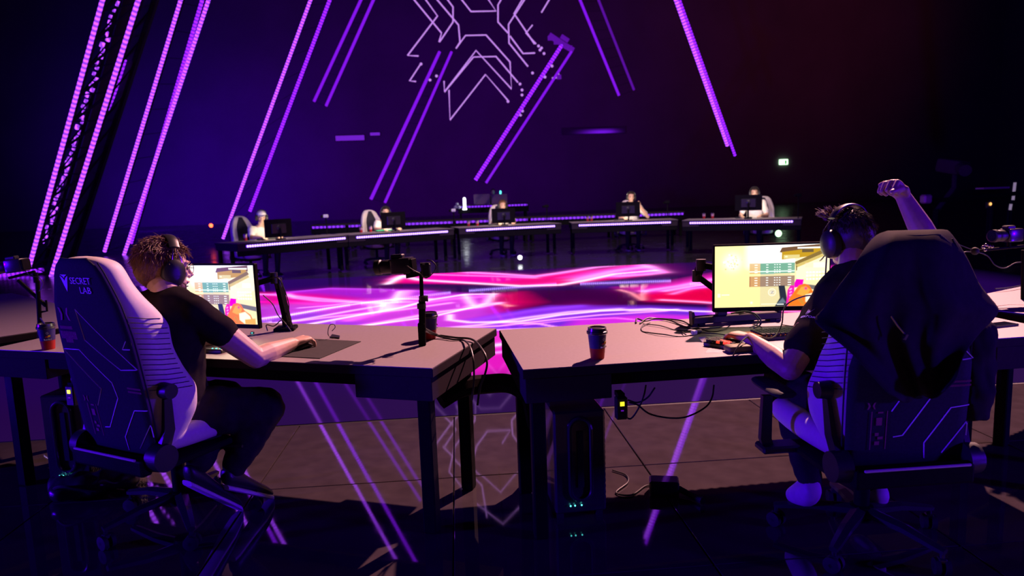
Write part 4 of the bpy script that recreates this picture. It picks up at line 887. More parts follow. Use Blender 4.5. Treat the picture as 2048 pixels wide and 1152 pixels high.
# ---- players of the far arc (local frame of their desk: +y towards the arena, seated on the -y side)
def far_player(desk, c, r, hx, lean, label, hairc, shirtm, face_px, look=0., cap=False, arm_up=False, chair_dx=0., dy=-.22, hz=1.17, chair=True):
    rot = Matrix.Translation(c) @ Matrix.Rotation(r, 4, 'Z'); lp = Q(face_px[0], face_px[1], 1)
    # solve the head position: sight line meets the plane y_local = dy+.12
    inv = rot.inverted(); o = inv @ V((0, 0, CAM_H)); d = inv.to_3x3() @ ray(*face_px); k = (dy+.14-o.y)/d.y; hp = o+d*k
    x = hp.x; t = thing('person', label, 'person', rot @ V((x, dy, 0)))
    Rw = rot.to_3x3() @ V((1, 0, 0)); Fw = rot.to_3x3() @ V((0, 1, 0)); G = lambda a, b, z: rot @ V((x+a, dy+b, z))
    hpw = rot @ hp; nk = G(0, .08, hp.z-.16); hip = G(0, -.05, .50)
    fd = Matrix.Rotation(look, 3, 'Z') @ Fw; fd.z = -.12; Hm = head_mat(hpw, fd)
    bd = MB(); head(bd, Hm, nk); torso(bd, hip, nk, Rw, SKP)
    aL, aR = G(-.19, .06, nk.z-.07), G(.19, .06, nk.z-.07)
    hdR, hdL = G(.24, .50, .80), G(-.16, .46, .80); eR, eL = G(.29, .22, .80), G(-.28, .20, .80)
    if arm_up: eL = G(-.40, .20, .80); hdL = G(-.22, .18, 1.06)
    for s, a, e, h in ((1, aR, eR, hdR), (-1, aL, eL, hdL)):
        limb(bd, [a, e], [.052, .043], 10); limb(bd, [e, e.lerp(h, .35), h], [.043, .043, .028], 10)
        dd = (V((0, 0, 1))*.5+(-Fw)*.2 if (arm_up and s < 0) else Fw-Rw*.2*s); hand(bd, h, dd, (0, 0, 1) if not (arm_up and s < 0) else -Rw, Rw*-s, k=1.0)
    flesh(bd, 'body', mat('far_skin', (.60, .36, .25), .55), t, .010, 3)
    sh = MB(); torso(sh, hip, nk+V((0, 0, -.02)), Rw, [(-.02, .18, .14), (.15, .19, .145), (.35, .18, .14), (.6, .19, .14), (.8, .20, .13), (.92, .155, .10), (1.0, .085, .072)])
    for s, a, e in ((1, aR, eR), (-1, aL, eL)): limb(sh, [a-Rw*s*.05, a, a.lerp(e, .7)], [.07, .072, .070], 10)
    flesh(sh, 't_shirt', M[shirtm], t, .014, 4, fn=wrinkle(.01, 8, hx))
    tr = MB()
    for s in (1, -1): limb(tr, [hip+Rw*.1*s, G(.13*s, .42, .54)], [.095, .07], 10); limb(tr, [G(.13*s, .42, .54), G(.13*s, .36, .10)], [.068, .048], 10)
    tr.ell(hip, (.17, .15, .11)); flesh(tr, 'trousers', M['trouser'], t, .016, 3)
    for s in (1, -1): shoe(t, G(.13*s, .34, .10), G(.13*s, .5, .08), M['plastic'], M['white'])
    face_bits(Hm, t, M['hair2'])
    if cap:
        make_hair(Hm, t, M[hairc], 200, .03, lift=.2, seed=int(hx), low=-.05, w=.008)
        cp = thing('cap', 'white baseball cap on the leftmost far player', 'cap', hpw); rgs = []
        b = bmesh.new(); bmesh.ops.create_uvsphere(b, u_segments=24, v_segments=16, radius=1)
        bmesh.ops.delete(b, geom=[v for v in b.verts if v.co.z < -.05], context='VERTS')
        MB().bm(b, Hm @ Matrix.Translation((0, -.01, .045)) @ Matrix.Diagonal((.092, .115, .092, 1))).build('crown', M['white'], cp, world=True)
        MB().prism([(-.075, .075), (-.06, .13), (-.03, .168), (0, .178), (.03, .168), (.06, .13), (.075, .075), (0, .10)], 0, .006, Hm @ Matrix.Translation((0, 0, .045)) @ Matrix.Rotation(-.12, 4, 'X')).build('brim', M['white'], cp, world=True)
    else: make_hair(Hm, t, M[hairc], 320, .045, lift=.5, seed=int(hx)+20, low=-.05, w=.008)
    headset('headset worn by the '+label.split(' player')[0]+' player', Hm, tilt=.12)
    if chair:
        cc = rot @ V((x+chair_dx, dy-.06, 0)); ch = make_chair('gaming chair of the '+label.split(' player')[0]+' player', cc, r, math.radians(9), fine=False, arms=True); add_star(ch, [.3+i*2*PI/5 for i in range(5)])
    return rot, inv
far = [
 (dict(face_px=(523, 434), look=-.45, cap=True, chair_dx=.20), 'leftmost far player in a white cap and white jersey', 'hair2', 1),
 (dict(face_px=(771, 425), look=-.1, chair_dx=.18), 'second far player from the left, half behind a monitor', 'hair2', 2),
 (dict(face_px=(1005, 411), look=.0), 'far middle player, forehead above the monitor', 'hair1', 3),
 (dict(face_px=(1262, 394), look=.05, arm_up=True), 'fourth far player from the left, one elbow out beside the monitor', 'hair2', 4),
 (dict(face_px=(1509, 386), look=.15, chair_dx=-.16), 'rightmost far player in white, looking over the monitor', 'hair2', 5)]
for (kw, lb, hc, i), (dk, c, r) in zip(far, FAR): far_player(dk, c, r, i, 0, lb, hc, 'white', **kw)
# ---------------------------------------------------------------- monitors
def game_picture(nx=300, ny=170):
    U, Vv = np.meshgrid(np.linspace(0, 1, nx), np.linspace(0, 1, ny)); K = np.zeros((ny, nx, 3)); K[:] = (1.0, .84, .42)
    A = 16/9
    def pol(p, c, soft=.004, a=1.): f = poly_field(U*A, Vv, [(x*A, y) for x, y in p], soft)*a; K[:] = K*(1-f[..., None])+np.array(c)*f[..., None]
    def rect(x0, y0, x1, y1, c, a=1.): pol([(x0, y0), (x1, y0), (x1, y1), (x0, y1)], c, .002, a)
    def blob(x, y, r, c, a=1.): f = np.exp(-(((U-x)*A)**2+(Vv-y)**2)/(r*r))*a; K[:] = K*(1-f[..., None])+np.array(c)*f[..., None]
    K[:] = np.array((1.0, .80, .33))*(1-Vv[..., None]*.12)
    pol([(.30, -.1), (1.1, -.1), (1.1, .5), (.30, .32)], (1.0, .97, .90), .10); blob(.46, .14, .22, (1.3, 1.3, 1.25), .9)
    rect(.40, .30, .72, 1.0, (.62, .55, .30), .9); pol([(.66, .34), (1, .10), (1, 1), (.66, 1)], (.85, .68, .36), .006)
    pol([(.70, .22), (1, .02), (1, .42), (.72, .60)], (.95, .80, .50), .006); pol([(.70, .62), (1, .70), (1, .78), (.70, .68)], (.14, .13, .12), .006)
    blob(.155, .26, .13, (1.2, 1.15, .9), 1.)
    rp = random.Random(2)
    for i in range(46): blob(.155+rp.gauss(0, .035), .26+rp.gauss(0, .05), rp.uniform(.006, .014), rp.choice([(.45, .38, .12), (1.3, 1.25, 1.1), (.85, .70, .15)]), .8)
    # building, roof and beam
    pol([(.565, .12), (.585, .045), (.94, .00), (.94, .10), (.60, .13)], (.14, .07, .03)); pol([(.585, .115), (.92, .055), (.92, .18), (.585, .24)], (.45, .26, .01)); rect(.60, .165, .74, .225, (.62, .52, .20)); rect(.76, .08, .86, .13, (.12, .08, .03)); rect(.72, .045, .93, .07, (.95, .9, .8)); rect(.615, .18, .635, .205, (.95, .85, .45))
    pol([(.70, .28), (.93, .10), (.95, .15), (.71, .34)], (.20, .13, .03)); pol([(.705, .33), (.94, .16), (.95, .20), (.71, .38)], (.55, .42, .12)); rect(.71, .34, .72, .42, (.2, .14, .05))
    # score tables
    for y0, c in ((.29, (.06, .30, .22)), (.50, (.22, .12, .10))):
        rect(.305, y0, .40, y0+.17, (.55, .32, .10) if y0 < .4 else (.42, .16, .06), .8); rect(.40, y0, .70, y0+.17, c, .85)
        for i in range(4):
            y = y0+.022+i*.04
            rect(.35, y, .375, y+.014, (1, .9, .75)); rect(.45, y, .47, y+.012, (.9, .95, .9), .9); rect(.64, y, .67, y+.014, (.9, .95, .9), .9)
            for j in range(3): rect(.52+j*.022, y, .532+j*.022, y+.012, (.9, .95, .9), .9)
    rect(.305, .415, .70, .435, (.75, .95, .80), .8); rect(.40, .455, .52, .47, (.25, .45, .38), .8); rect(.305, .50, .312, .67, (.3, .1, .05))
    rect(.79, .30, .86, .38, (.95, .55, .40), .5); rect(.86, .30, .96, .38, (1, .85, .75), .6)
    for i in range(3):
        for j in range(6): rect(.80+j*.028, .44+i*.055, .82+j*.028, .47+i*.055, (.98, .95, .85), .8)
    # emblem ring with a Z
    f = np.abs(np.hypot((U-.505)*A, Vv-.765)-.058); ff = np.clip(1-f/.008, 0, 1)*.8; K[:] = K*(1-ff[..., None])+np.array((.95, .9, .8))*ff[..., None]
    blob(.505, .765, .034, (.80, .75, .68), .9)
    for p in ([(.492, .745), (.520, .745), (.520, .752), (.492, .752)], [(.513, .75), (.520, .75), (.499, .783), (.492, .783)], [(.492, .779), (.520, .779), (.520, .786), (.492, .786)]): pol(p, (.2, .17, .15), .002)
    # dark glove, magenta and orange weapon
    pol([(.53, 1.0), (.575, .86), (.56, .66), (.615, .66), (.64, .90), (.655, 1.0)], (.015, .02, .035), .006); pol([(.545, .96), (.60, .86), (.63, .94)], (.10, .14, .18), .01); rect(.55, .955, .61, .975, (.8, .85, .8), .7)
    pol([(.63, 1.0), (.64, .74), (.665, .66), (.70, .66), (.70, 1.0)], (.75, .01, .35), .006); pol([(.70, .62), (.715, .56), (.78, .57), (.77, .68), (.70, .70)], (.85, .0, .45), .005)
    for i in range(5): pol([(.655, .72+i*.05), (.675, .70+i*.05), (.682, .72+i*.05), (.66, .745+i*.05)], (1, .3, .8), .003, .8)
    pol([(.645, 1.0), (.655, .88), (.70, .76), (.74, .66), (.79, .64), (.83, .67), (.86, .76), (.93, .84), (.97, 1.0)], (.95, .16, .01), .006); pol([(.72, .80), (.76, .69), (.80, .68), (.84, .74), (.82, .80), (.78, .84)], (1.0, .33, .04), .008); blob(.80, .715, .022, (.60, .0, .25), 1)
    pol([(.80, .82), (.87, .79), (.92, .86), (.95, 1.0), (.86, 1.0), (.80, .93)], (1.2, .95, .6), .012); pol([(.86, .92), (.98, .90), (.98, 1.0), (.86, 1.0)], (.85, .35, .05), .01); pol([(.76, .86), (.80, .98), (.77, .98), (.73, .90)], (.55, .20, .02), .004)
    rect(.025, .77, .05, .83, (1.2, 1.15, .9), .5); rect(.06, .785, .13, .80, (1.2, 1.15, .9), .6); blob(.325, .93, .018, (1.2, 1.1, .8), .9); rect(.41, .95, .55, .965, (.9, .88, .75), .5)
    return K
GP = game_picture()
scr_m = emi_attr('game_screen', 1.45, .35, .3)
def make_monitor(label, bl, rz, h=.335, w=.56, tilt=0., on=True, arm=None, group=None):
    t = thing('monitor', label, 'monitor', bl, rz, group)     # local: origin at the middle of the lower edge, screen facing -y
    T = Matrix.Rotation(-tilt, 4, 'X')
    MB().box((0, .014, h/2), (w, .028, h), bev=.004).build('panel_case', M['black'], t, smooth=False)
    MB().box((0, .036, h/2-.01), (w*.55, .025, h*.55), bev=.008).build('rear_bulge', M['plastic'], t, smooth=False)
    MB().lathe([(.055, 0), (.055, .012), (.045, .018)], 24, M4=Matrix.Translation((0, .045, h/2)) @ Matrix.Rotation(-PI/2, 4, 'X')).build('mount_plate', M['plastic'], t)
    if on:
        ny, nx, _ = GP.shape; X, Z = np.meshgrid(np.linspace(-w/2+.008, w/2-.008, nx), np.linspace(h-.009, .024, ny))
        v = np.stack([X, np.full(X.shape, -.0015), Z], -1).reshape(-1, 3); attr_grid('screen_picture', scr_m, nx, ny, v, GP.reshape(-1, 3), t)
    return t
# right monitor: lower left corner and lower right direction
mA = Q(1426, 625, 3.38); mB_ = Q(1655, 617, 3.30); rz = math.atan2(mB_.y-mA.y, mB_.x-mA.x); ud = V((math.cos(rz), math.sin(rz), 0)); wR = (mB_-mA).length
mR = make_monitor('bright monitor showing a shooter game in front of the right player', mA+ud*.29, rz, .345, .58)
lA = Q(519, 658, 3.66); rzl = rl-.02; udl = V((math.cos(rzl), math.sin(rzl), 0))
mL = make_monitor('bright monitor showing a shooter game in front of the left player', lA-udl*.285, rzl, .345, .57)
for m_, e_ in ((mR, .8), (mL, 2.0)):
    q_ = pmat(m_); lamp('screen_light', 'AREA', q_ @ V((0, -.012, .17)), q_ @ V((0, -1, .2)), e_, (1, .86, .58), shape='RECTANGLE', size=.54, size_y=.31)
def arm(base, pts, mon, elbow_r=.026):
    t = bpy.data.objects.new('arm', None); C.objects.link(t); t.parent = mon; t.matrix_local = pmat(mon).inverted() @ Matrix.Translation(base); I = pmat(mon).inverted()
    def put(mb, nm, m, sm=True): me = mb.mesh(nm, M[m], sm); me.transform(Matrix.Translation(-V(base))); return place(nm, me, t)
    put(MB().box(base+V((0, 0, .01)), (.11, .11, .02), bev=.004), 'clamp_base', 'black', False); put(MB().cyl(base, base+V((0, 0, .10)), .018, seg=16), 'post', 'black')
    for a, b in zip(pts[:-1], pts[1:]): put(MB().tube([a, b], .026, 4, up=(0, 0, 1), flat=.8), 'arm_link', 'black', False)
    for p in pts: put(MB().cyl(p+V((0, 0, -.03)), p+V((0, 0, .03)), elbow_r, seg=16), 'joint', 'plastic')
def mloc(m, p): return pmat(m) @ V(p)
bR = P(1500, 636, .75); bR = V((mA.x+.20, mA.y+.13, .75))
arm(bR, [bR+V((0, 0, .09)), Q(1448, 592, 3.52), Q(1394, 552, 3.56), Q(1402, 530, 3.52), mloc(mR, (0, .075, .17))], mR)
bL = P(572, 660, .75)
arm(bL, [Q(577, 652, bL.y), Q(557, 566, bL.y+.02), Q(548, 556, bL.y), mloc(mL, (0, .075, .17))], mL, .02)
# riser bar and stub under the right monitor
t = thing('riser_bar', 'long low black riser with upturned ends under the right monitor', 'stand', P(1470, 650, .75)); a, b = P(1382, 652, .75), P(1558, 640, .75)
rzz = math.atan2(b.y-a.y, b.x-a.x); L = (b-a).length; t.rotation_euler = (0, 0, rzz); t.location = (a+b)/2
MB().box((0, 0, .030), (L, .055, .036), bev=.004).build('bar', M['plastic'], t, smooth=False)
for s in (-1, 1): MB().prism([(s*(L/2-.03), 0), (s*(L/2), 0), (s*(L/2+.004), .075), (s*(L/2-.008), .075)], -.02, .02, Matrix.Rotation(PI/2, 4, 'X')).build('upturned_end', M['plastic'], t, smooth=False)
MB().box((-.08, .0, .07), (.055, .03, .08), bev=.003).build('neck', M['plastic'], t, smooth=False)
for s in (-1, 1): MB().box((s*(L/2-.05), 0, .006), (.03, .05, .012)).build('foot', M['rubber'], t, smooth=False)

# ---------------------------------------------------------------- cups
def make_cup(label, p, rz=0, group=None, k=1.):
    t = thing('paper_cup', label, 'cup', p, rz, group); t.scale = (k, k, k)
    MB().lathe([(.028, 0), (.029, .004), (.0335, .048)], 32).build('red_base', M['cupred'], t); MB().lathe([(.0335, .048), (.0398, .112)], 32).build('blue_sleeve', M['cupblue'], t)
    MB().lathe([(.0425, .108), (.0445, .110), (.0445, .119), (.041, .121), (.039, .134), (.036, .135), (.034, .130), (0, .130)], 32).build('lid', M['gloss'], t)
    mb = MB()
    for a in range(6): mb.box(V((0, -.0385, .088))+V((.0045*math.cos(a*PI/3), 0, .0045*math.sin(a*PI/3))), (.0022, .0015, .0022))
    mb.build('snowflake_mark', M['white'], t, smooth=False)
    T0 = Matrix.Translation((0, -.0372, .066)) @ Matrix.Rotation(PI/2, 4, 'X')
    MB().prism([(-.002, 0), (.012, .002), (.013, .012), (.002, .010)], 0, .0015, T0).build('yellow_mark', M['yellow'], t, smooth=False)
    MB().prism([(-.012, 0), (.0, .001), (.004, .008), (-.008, .006)], 0, .0018, T0).build('red_mark', M['cupred'], t, smooth=False)
    text('Red Bull', .010, M['white'], t, Matrix.Translation((0, -.0362, .055)) @ Matrix.Rotation(PI/2+.09, 4, 'X'), ext=.0008)
    return t
make_cup('paper cup with dark lid at the front edge of the right desk', P(1197, 719, .75)+V((0, .02, 0)), .6)
make_cup('paper cup standing behind the camera pole on the left desk', P(856, 680, .75)+V((.01, .03, 0)), 1.9)
cu3 = make_cup('paper cup with red lower half at the far left end of the left desk', P(93, 700, .75)+V((0, .02, 0)), .55)
MB().cyl((.0, .0, .12), (-.02, 0, .165), .0035, seg=8).build('straw', M['cupblue'], cu3)
def far_spot(px, py):            # nearest spot on the far desk under that line of sight
    best = None
    for dk, c, r in FAR:
        inv = (Matrix.Translation(c) @ Matrix.Rotation(r, 4, 'Z')).inverted(); p = inv @ P(px, py, .75); q = V((max(-1.17, min(1.17, p.x)), max(.08, min(.78, p.y)), .75)); e = (p-q).length
        if best is None or e < best[0]: best = (e, inv.inverted() @ q)
    return best[1]
for px, py, lb in ((694, 463, 'tiny red cup at the left end of the second far desk'), (714, 462, 'tiny red cup beside the second far desk\'s left cup, nearer its player'), (920, 450, 'tiny red cup at the left end of the far middle desk'), (943, 450, 'tiny red cup second from the left on the far middle desk'),
                   (1166, 439, 'tiny red cup at the left end of the fourth far desk'), (1174, 439, 'tiny red cup just right of the leftmost one on the fourth far desk'), (1412, 436, 'left one of two red cups on the rightmost far desk'), (1431, 435, 'right one of two red cups on the rightmost far desk'), (478, 481, 'small red cup left of the leftmost far player')):
    p = far_spot(px, py); q = thing('paper_cup', lb, 'cup', p, group='small red cups on the far desks')
    MB().lathe([(.028, 0), (.034, .055)], 14).build('red_base', M['cupred'], q); MB().lathe([(.034, .055), (.038, .11)], 14).build('sleeve', mat('pale_cup', (.4, .2, .3), .5), q); MB().lathe([(.043, .11), (.042, .13), (.01, .131)], 14).build('lid', M['gloss'], q)

# ---------------------------------------------------------------- cameras on poles
def cam_body(parent, T, m='gloss'):
    b = MB().box((0, 0, 0), (.075, .10, .075), bev=.008, seg=2).build('camera_body', M[m], parent); b.matrix_local = T
    MB().box((0, .02, .045), (.04, .06, .02), bev=.005).build('top_handle', M['plastic'], b, smooth=False)
    MB().lathe([(.030, 0), (.033, .01), (.033, .05), (.030, .055), (.036, .06), (.036, .085), (.030, .088)], 24, M4=Matrix.Translation((0, .05, 0)) @ Matrix.Rotation(-PI/2, 4, 'X')).build('lens_barrel', M['plastic'], b)
    MB().lathe([(.0, 0), (.028, 0), (.0285, .002)], 24, M4=Matrix.Translation((0, .137, 0)) @ Matrix.Rotation(-PI/2, 4, 'X')).build('front_glass', M['lens'], b)
    MB().box((0, -.054, .0), (.065, .012, .06), bev=.004).build('rear_screen', M['black'], b, smooth=False)
    return b
pb = P(845, 691, .75); t = thing('desk_camera', 'small video camera on a black pole clamped to the left desk', 'camera', pb); yb = pb.y
MB().box((0, 0, .055), (.034, .034, .11), bev=.004).build('clamp_post', M['black'], t, smooth=False)
top = Q(842, 545, yb)
MB().tube([pb, Q(844, 600, yb)], .0165, 14).build('lower_pole', M['black'], t, world=True); MB().tube([Q(844, 605, yb), top], .0095, 12).build('upper_pole', M['black'], t, world=True)
for (x, y, r) in ((847, 597, .022), (843, 612, .021)): MB().cyl(Q(x, y, yb)-V((0, 0, .012)), Q(x, y, yb)+V((0, 0, .012)), r, seg=16).build('clamp_collar', M['plastic'], t, world=True)
MB().tube([Q(845, 592, yb-.02), Q(853, 596, yb-.03), Q(855, 603, yb-.03)], .005, 6).build('clamp_lever', M['plastic'], t, world=True)
MB().box(Q(852, 540, yb), (.045, .045, .07), bev=.008).build('ball_head', M['plastic'], t, world=True); MB().tube([Q(850, 545, yb), Q(828, 551, yb), Q(812, 552, yb)], [.010, .008, .012], 8).build('tilt_handle', M['black'], t, world=True)
MB().cyl(Q(849, 530, yb)-V((.02, 0, 0)), Q(849, 530, yb)+V((.03, 0, 0)), .012, seg=12).build('lock_knob', M['plastic'], t, world=True)
cp = Q(805, 531, yb+.02)
cam_body(t, Matrix.Translation(cp-pb) @ Matrix.Rotation(math.radians(72), 4, 'Z') @ Matrix.Rotation(-.06, 4, 'X'))
MB().box(Q(822, 546, yb), (.07, .03, .012), bev=.003).build('mount_plate', M['black'], t, world=True, smooth=False)
def cable(label, pts, r=.0035, m='cable', group=None, n=7, name='cable'):
    pts = smoothpath(pts, n); c = thing(name, label, 'cable', pts[0], group=group); MB().tube(pts, r, 8).build('cable_run', M[m], c, world=True); return c
cable('white-edged camera cable curling from the camera body to its pole head', [Q(812, 530, yb-.04), Q(826, 540, yb-.06), Q(842, 548, yb-.05), Q(852, 556, yb-.03), Q(866, 546, yb-.02), Q(872, 533, yb-.02), Q(864, 522, yb-.01), Q(853, 520, yb)], .0025)
def dz(p, h): return V((p.x, p.y, .75+h))
g0 = Q(850, 662, yb-.02)
cable('lower black cable running from the camera pole over the desk end', [g0, dz(P(870, 678, .75), .02), dz(P(905, 682, .75), .008), dz(P(925, 683, .75), .008), Q(938, 690, 3.12), Q(946, 715, 3.02), Q(948, 745, 3.0), Q(947, 770, 3.0), Q(944, 800, 3.05)], .0045)
cable('upper black cable looping from the camera pole past the desk end', [g0+V((0, .01, .01)), dz(P(875, 677, .75), .02), dz(P(910, 679, .75), .01), dz(P(945, 684, .75), .012), Q(966, 702, 3.1), Q(974, 725, 3.05), Q(970, 748, 3.05), Q(960, 775, 3.08), Q(955, 810, 3.1)], .0052)
# black cloth-wrapped cable bundle between the two desks
cable('thick dark bundle slung between the two desks under the gap', [Q(880, 800, 3.2), Q(925, 775, 3.25), Q(975, 768, 3.3), Q(1020, 768, 3.25), Q(1062, 790, 3.2)], .048, 'shirt', name='cable_bundle')
# left edge camera rig
yb2 = P(80, 690, .75).y+.28; t = thing('desk_camera', 'video camera on a jointed rig at the left picture edge', 'camera', V((P(80, 690, .75).x, yb2, .75)))
for nm, pts, r in (('pole', [Q(80, 655, yb2), Q(75, 562, yb2)], .012), ('cross_arm', [Q(92, 612, yb2), Q(36, 560, yb2)], .010), ('top_bar', [Q(18, 556, yb2), Q(70, 543, yb2)], .008), ('stub', [Q(70, 545, yb2), Q(73, 565, yb2)], .014), ('side_bracket', [Q(92, 600, yb2), Q(94, 622, yb2), Q(82, 624, yb2)], .006)):
    MB().tube(pts, r, 10).build(nm, M['black'], t, world=True)
MB().tube([Q(80, 690, yb2), Q(80, 640, yb2)], .014, 10).build('lower_pole', M['black'], t, world=True)
cam_body(t, Matrix.Translation(Q(34, 531, yb2)-t.location) @ Matrix.Rotation(math.radians(80), 4, 'Z') @ Matrix.Rotation(-.1, 4, 'X'))
cable('thin cable looping off the left camera rig', [Q(48, 540, yb2), Q(62, 552, yb2-.02), Q(78, 555, yb2-.02), Q(86, 566, yb2-.02), Q(82, 578, yb2-.02), Q(76, 584, yb2)], .0025)
# right edge camera rig
yb3 = 3.7; b3 = V((Q(2046, 600, yb3).x, yb3, .75)); t = thing('desk_camera', 'video camera on a thin boom at the right picture edge', 'camera', b3)
MB().tube([b3, Q(2047, 500, yb3)], .012, 10).build('pole', M['black'], t, world=True); MB().tube([Q(1950, 502, yb3), Q(2018, 495, yb3), Q(2047, 492, yb3)], .008, 10).build('boom', M['black'], t, world=True)
MB().ell(Q(1950, 502, yb3), (.022, .022, .022)).build('end_ball', M['rubber'], t, world=True)
mb = MB()
for a, b in ((1966, 494), (1972, 490), (1978, 492), (1984, 493), (1970, 500)): mb.ell(Q(a, b, yb3-.02), (.010, .010, .010), seg=10, rings=6)
tag(mb.build('wing_nuts', M['chrome'], t, world=True), None, None, kind='stuff')
MB().tube([Q(2018, 495, yb3), Q(2018, 480, yb3)], .010, 8).build('mount_stub', M['black'], t, world=True)
cam_body(t, Matrix.Translation(Q(2022, 470, yb3)-b3) @ Matrix.Rotation(math.radians(100), 4, 'Z'))
cable('cable drooping under the right camera boom', [Q(1950, 502, yb3), Q(1975, 512, yb3), Q(1990, 530, yb3), Q(2010, 536, yb3), Q(2030, 526, yb3), Q(2046, 524, yb3)], .003)
cable('cable from the boom end towards the draped jacket', [Q(1948, 500, yb3), Q(1935, 496, yb3), Q(1915, 488, yb3), Q(1905, 485, yb3)], .0025); cable('second thin cable under the boom end', [Q(1948, 504, yb3), Q(1930, 504, yb3), Q(1918, 512, yb3)], .003)
# far cameras on poles beside the monitors
for px, py, tx, ty, lb in ((640, 466, 628, 433, 'tiny camera on a pole right of the leftmost far desk'), (874, 452, 866, 422, 'tiny camera on a bent pole between the second and middle far players'), (1101, 437, 1100, 412, 'tiny camera on a pole right of the far middle player'), (1344, 432, 1343, 404, 'tiny camera on a pole right of the fourth far player'), (1597, 446, 1598, 390, 'camera on a pole at the right end of the rightmost far desk')):
    p = far_spot(px, py); y = p.y; t = thing('pole_camera', lb, 'camera', p, group='cameras on poles along the far desks')
    tp = V((p.x, p.y, Q(tx, ty, y).z)); MB().tube([p, tp], .014, 8).build('pole', M['black'], t, world=True); MB().box(tp, (.10, .08, .07), bev=.01).build('camera_body', M['whitep'] if tx < 900 else M['black'], t, world=True, smooth=False); MB().cyl(tp-V((.03, 0, 0)), tp-V((.10, .02, .01)), .026, seg=10).build('lens_barrel', M['black'], t, world=True)

# ---------------------------------------------------------------- far monitors, keyboards and bits
for (px, py), rz_, lb in (((557, 474), .38, 'monitor back turned to the arena, right of the white-capped player'), ((787, 456), .28, 'monitor back hiding most of the second far player'), ((1007, 446), .1, 'monitor back in front of the far middle player'), ((1256, 433), -.0, 'monitor back in front of the fourth far player'), ((1497, 421), -.12, 'monitor back in front of the rightmost far player')):
    d = [q for q in FAR if True]; i = [557, 787, 1007, 1256, 1497].index(px); dk, c, r = FAR[i]; rot = Matrix.Translation(c) @ Matrix.Rotation(r, 4, 'Z'); inv = rot.inverted(); o = inv @ V((0, 0, CAM_H)); dd = inv.to_3x3() @ ray(px, py); k = (.52-o.y)/dd.y; lp = o+dd*k
    m = make_monitor(lb, rot @ lp, r, .345, .57, on=False, group='monitors on the far desks')
    sl_ = lamp('screen_light', 'AREA', rot @ (lp+V((0, -.02, .17))), rot @ (lp+V((0, -1, .22))), 6.5, (1, .80, .60), shape='RECTANGLE', size=.54, size_y=.31)
    t = thing('monitor_stand', 'stand of the '+lb.replace('monitor back', 'far monitor'), 'stand', rot @ V((lp.x, .60, .75)), r)
    MB().box((0, 0, .01), (.16, .12, .02), bev=.004).build('foot', M['black'], t, smooth=False); MB().tube([(0, 0, .01), (0, .02, .14), (0, .0, lp.z-.75+.17)], .018, 8).build('post', M['black'], t)
    kb = thing('keyboard', 'keyboard in front of the far player at the '+['leftmost', 'second', 'middle', 'fourth', 'rightmost'][i]+' far desk', 'keyboard', rot @ V((lp.x+.12, .28, .75)), r, group='keyboards on the far desks')
    MB().box((0, 0, .012), (.36, .13, .022), bev=.004).build('keyboard_case', M['plastic'], kb, smooth=False); MB().box((0, 0, .026), (.34, .11, .008)).build('key_block', M['rubber'] if i != 1 else M['greenled'], kb, smooth=False)
# raised bench at the back centre: two pale monitors, white lamp, small round device
for px, lb in ((964, 'left grey monitor on the raised bench'), (999, 'right grey monitor on the raised bench')):
    c = Q(px, 404, 27.1); t = thing('monitor', lb, 'monitor', c, group='monitors on the raised bench'); MB().box((0, 0, .10), (.62, .05, .42), bev=.01).build('panel_case', mat('bench_grey', (.30, .16, .26), .6), t, smooth=False); MB().tube([(0, .02, -.1), (0, .02, -.22)], .03, 8).build('stand', M['black'], t)
c = Q(929, 404, 26.9); t = thing('lamp', 'upright bright white tube lamp on the left end of the raised bench', 'lamp', c-V((0, 0, .30))); MB().cap((0, 0, .09), (0, 0, .42), .055, .055, 12).build('tube_lamp', M['wled'], t); MB().lathe([(.08, 0), (.08, .05), (.03, .06)], 14).build('lamp_foot', M['wled'], t)
c = Q(914, 412, 26.9); t = thing('fan_unit', 'small grey three-lobed device left of the white tube lamp', 'device', c-V((0, 0, .15))); MB().ell((-.06, 0, .1), (.07, .05, .07)).ell((.07, 0, .1), (.07, .05, .07)).ell((0, 0, .22), (.06, .05, .06)).build('lobes', M['whitep'], t); MB().box((0, 0, .02), (.1, .08, .05), bev=.005).build('foot', M['black'], t)
for a, lb in (((1001, 387), 'cyan indicator light on the raised bench, upper one'), ((995, 400), 'small cyan indicator light above the middle player')):
    c = Q(*a, 27.3); t = thing('indicator_lamp', lb, 'lamp', c); MB().cap((0, 0, -.06), (0, 0, .08), .035, .035, 10).build('lamp_lens', M['cyan'], t); MB().box((0, .04, 0), (.08, .04, .2), bev=.01).build('lamp_body', M['black'], t, smooth=False); MB().tube([(0, .05, 0), (0, .05, 1.125-c.z)], .02, 6).build('stem', M['black'], t)
c = Q(988, 392, 27.4); t = thing('person', 'barely visible person behind the raised bench in a dark top', 'person', V((c.x, c.y, .3)))
Hm = head_mat(Q(986, 384, 27.5), (0, -1, -.1)); bd = MB(); nk = Q(986, 391, 27.55); head(bd, Hm, nk); torso(bd, V((c.x, c.y+.1, .75)), nk, V((-1, 0, 0)), SKP); limb(bd, [nk+V((-.2, 0, -.08)), nk+V((-.28, -.25, -.3))], [.05, .04]); limb(bd, [nk+V((.2, 0, -.08)), nk+V((.28, -.25, -.3))], [.05, .04]); flesh(bd, 'body', M['skin'], t, .014, 3)
sh = MB(); torso(sh, V((c.x, c.y+.1, .72)), nk+V((0, 0, -.02)), V((-1, 0, 0)), infl(SKP, .02, -.1)); flesh(sh, 'jersey', mat('plum_jersey', (.18, .08, .14), .8), t, .016, 3); make_hair(Hm, t, M['hair2'], 120, .04, seed=77, w=.009)

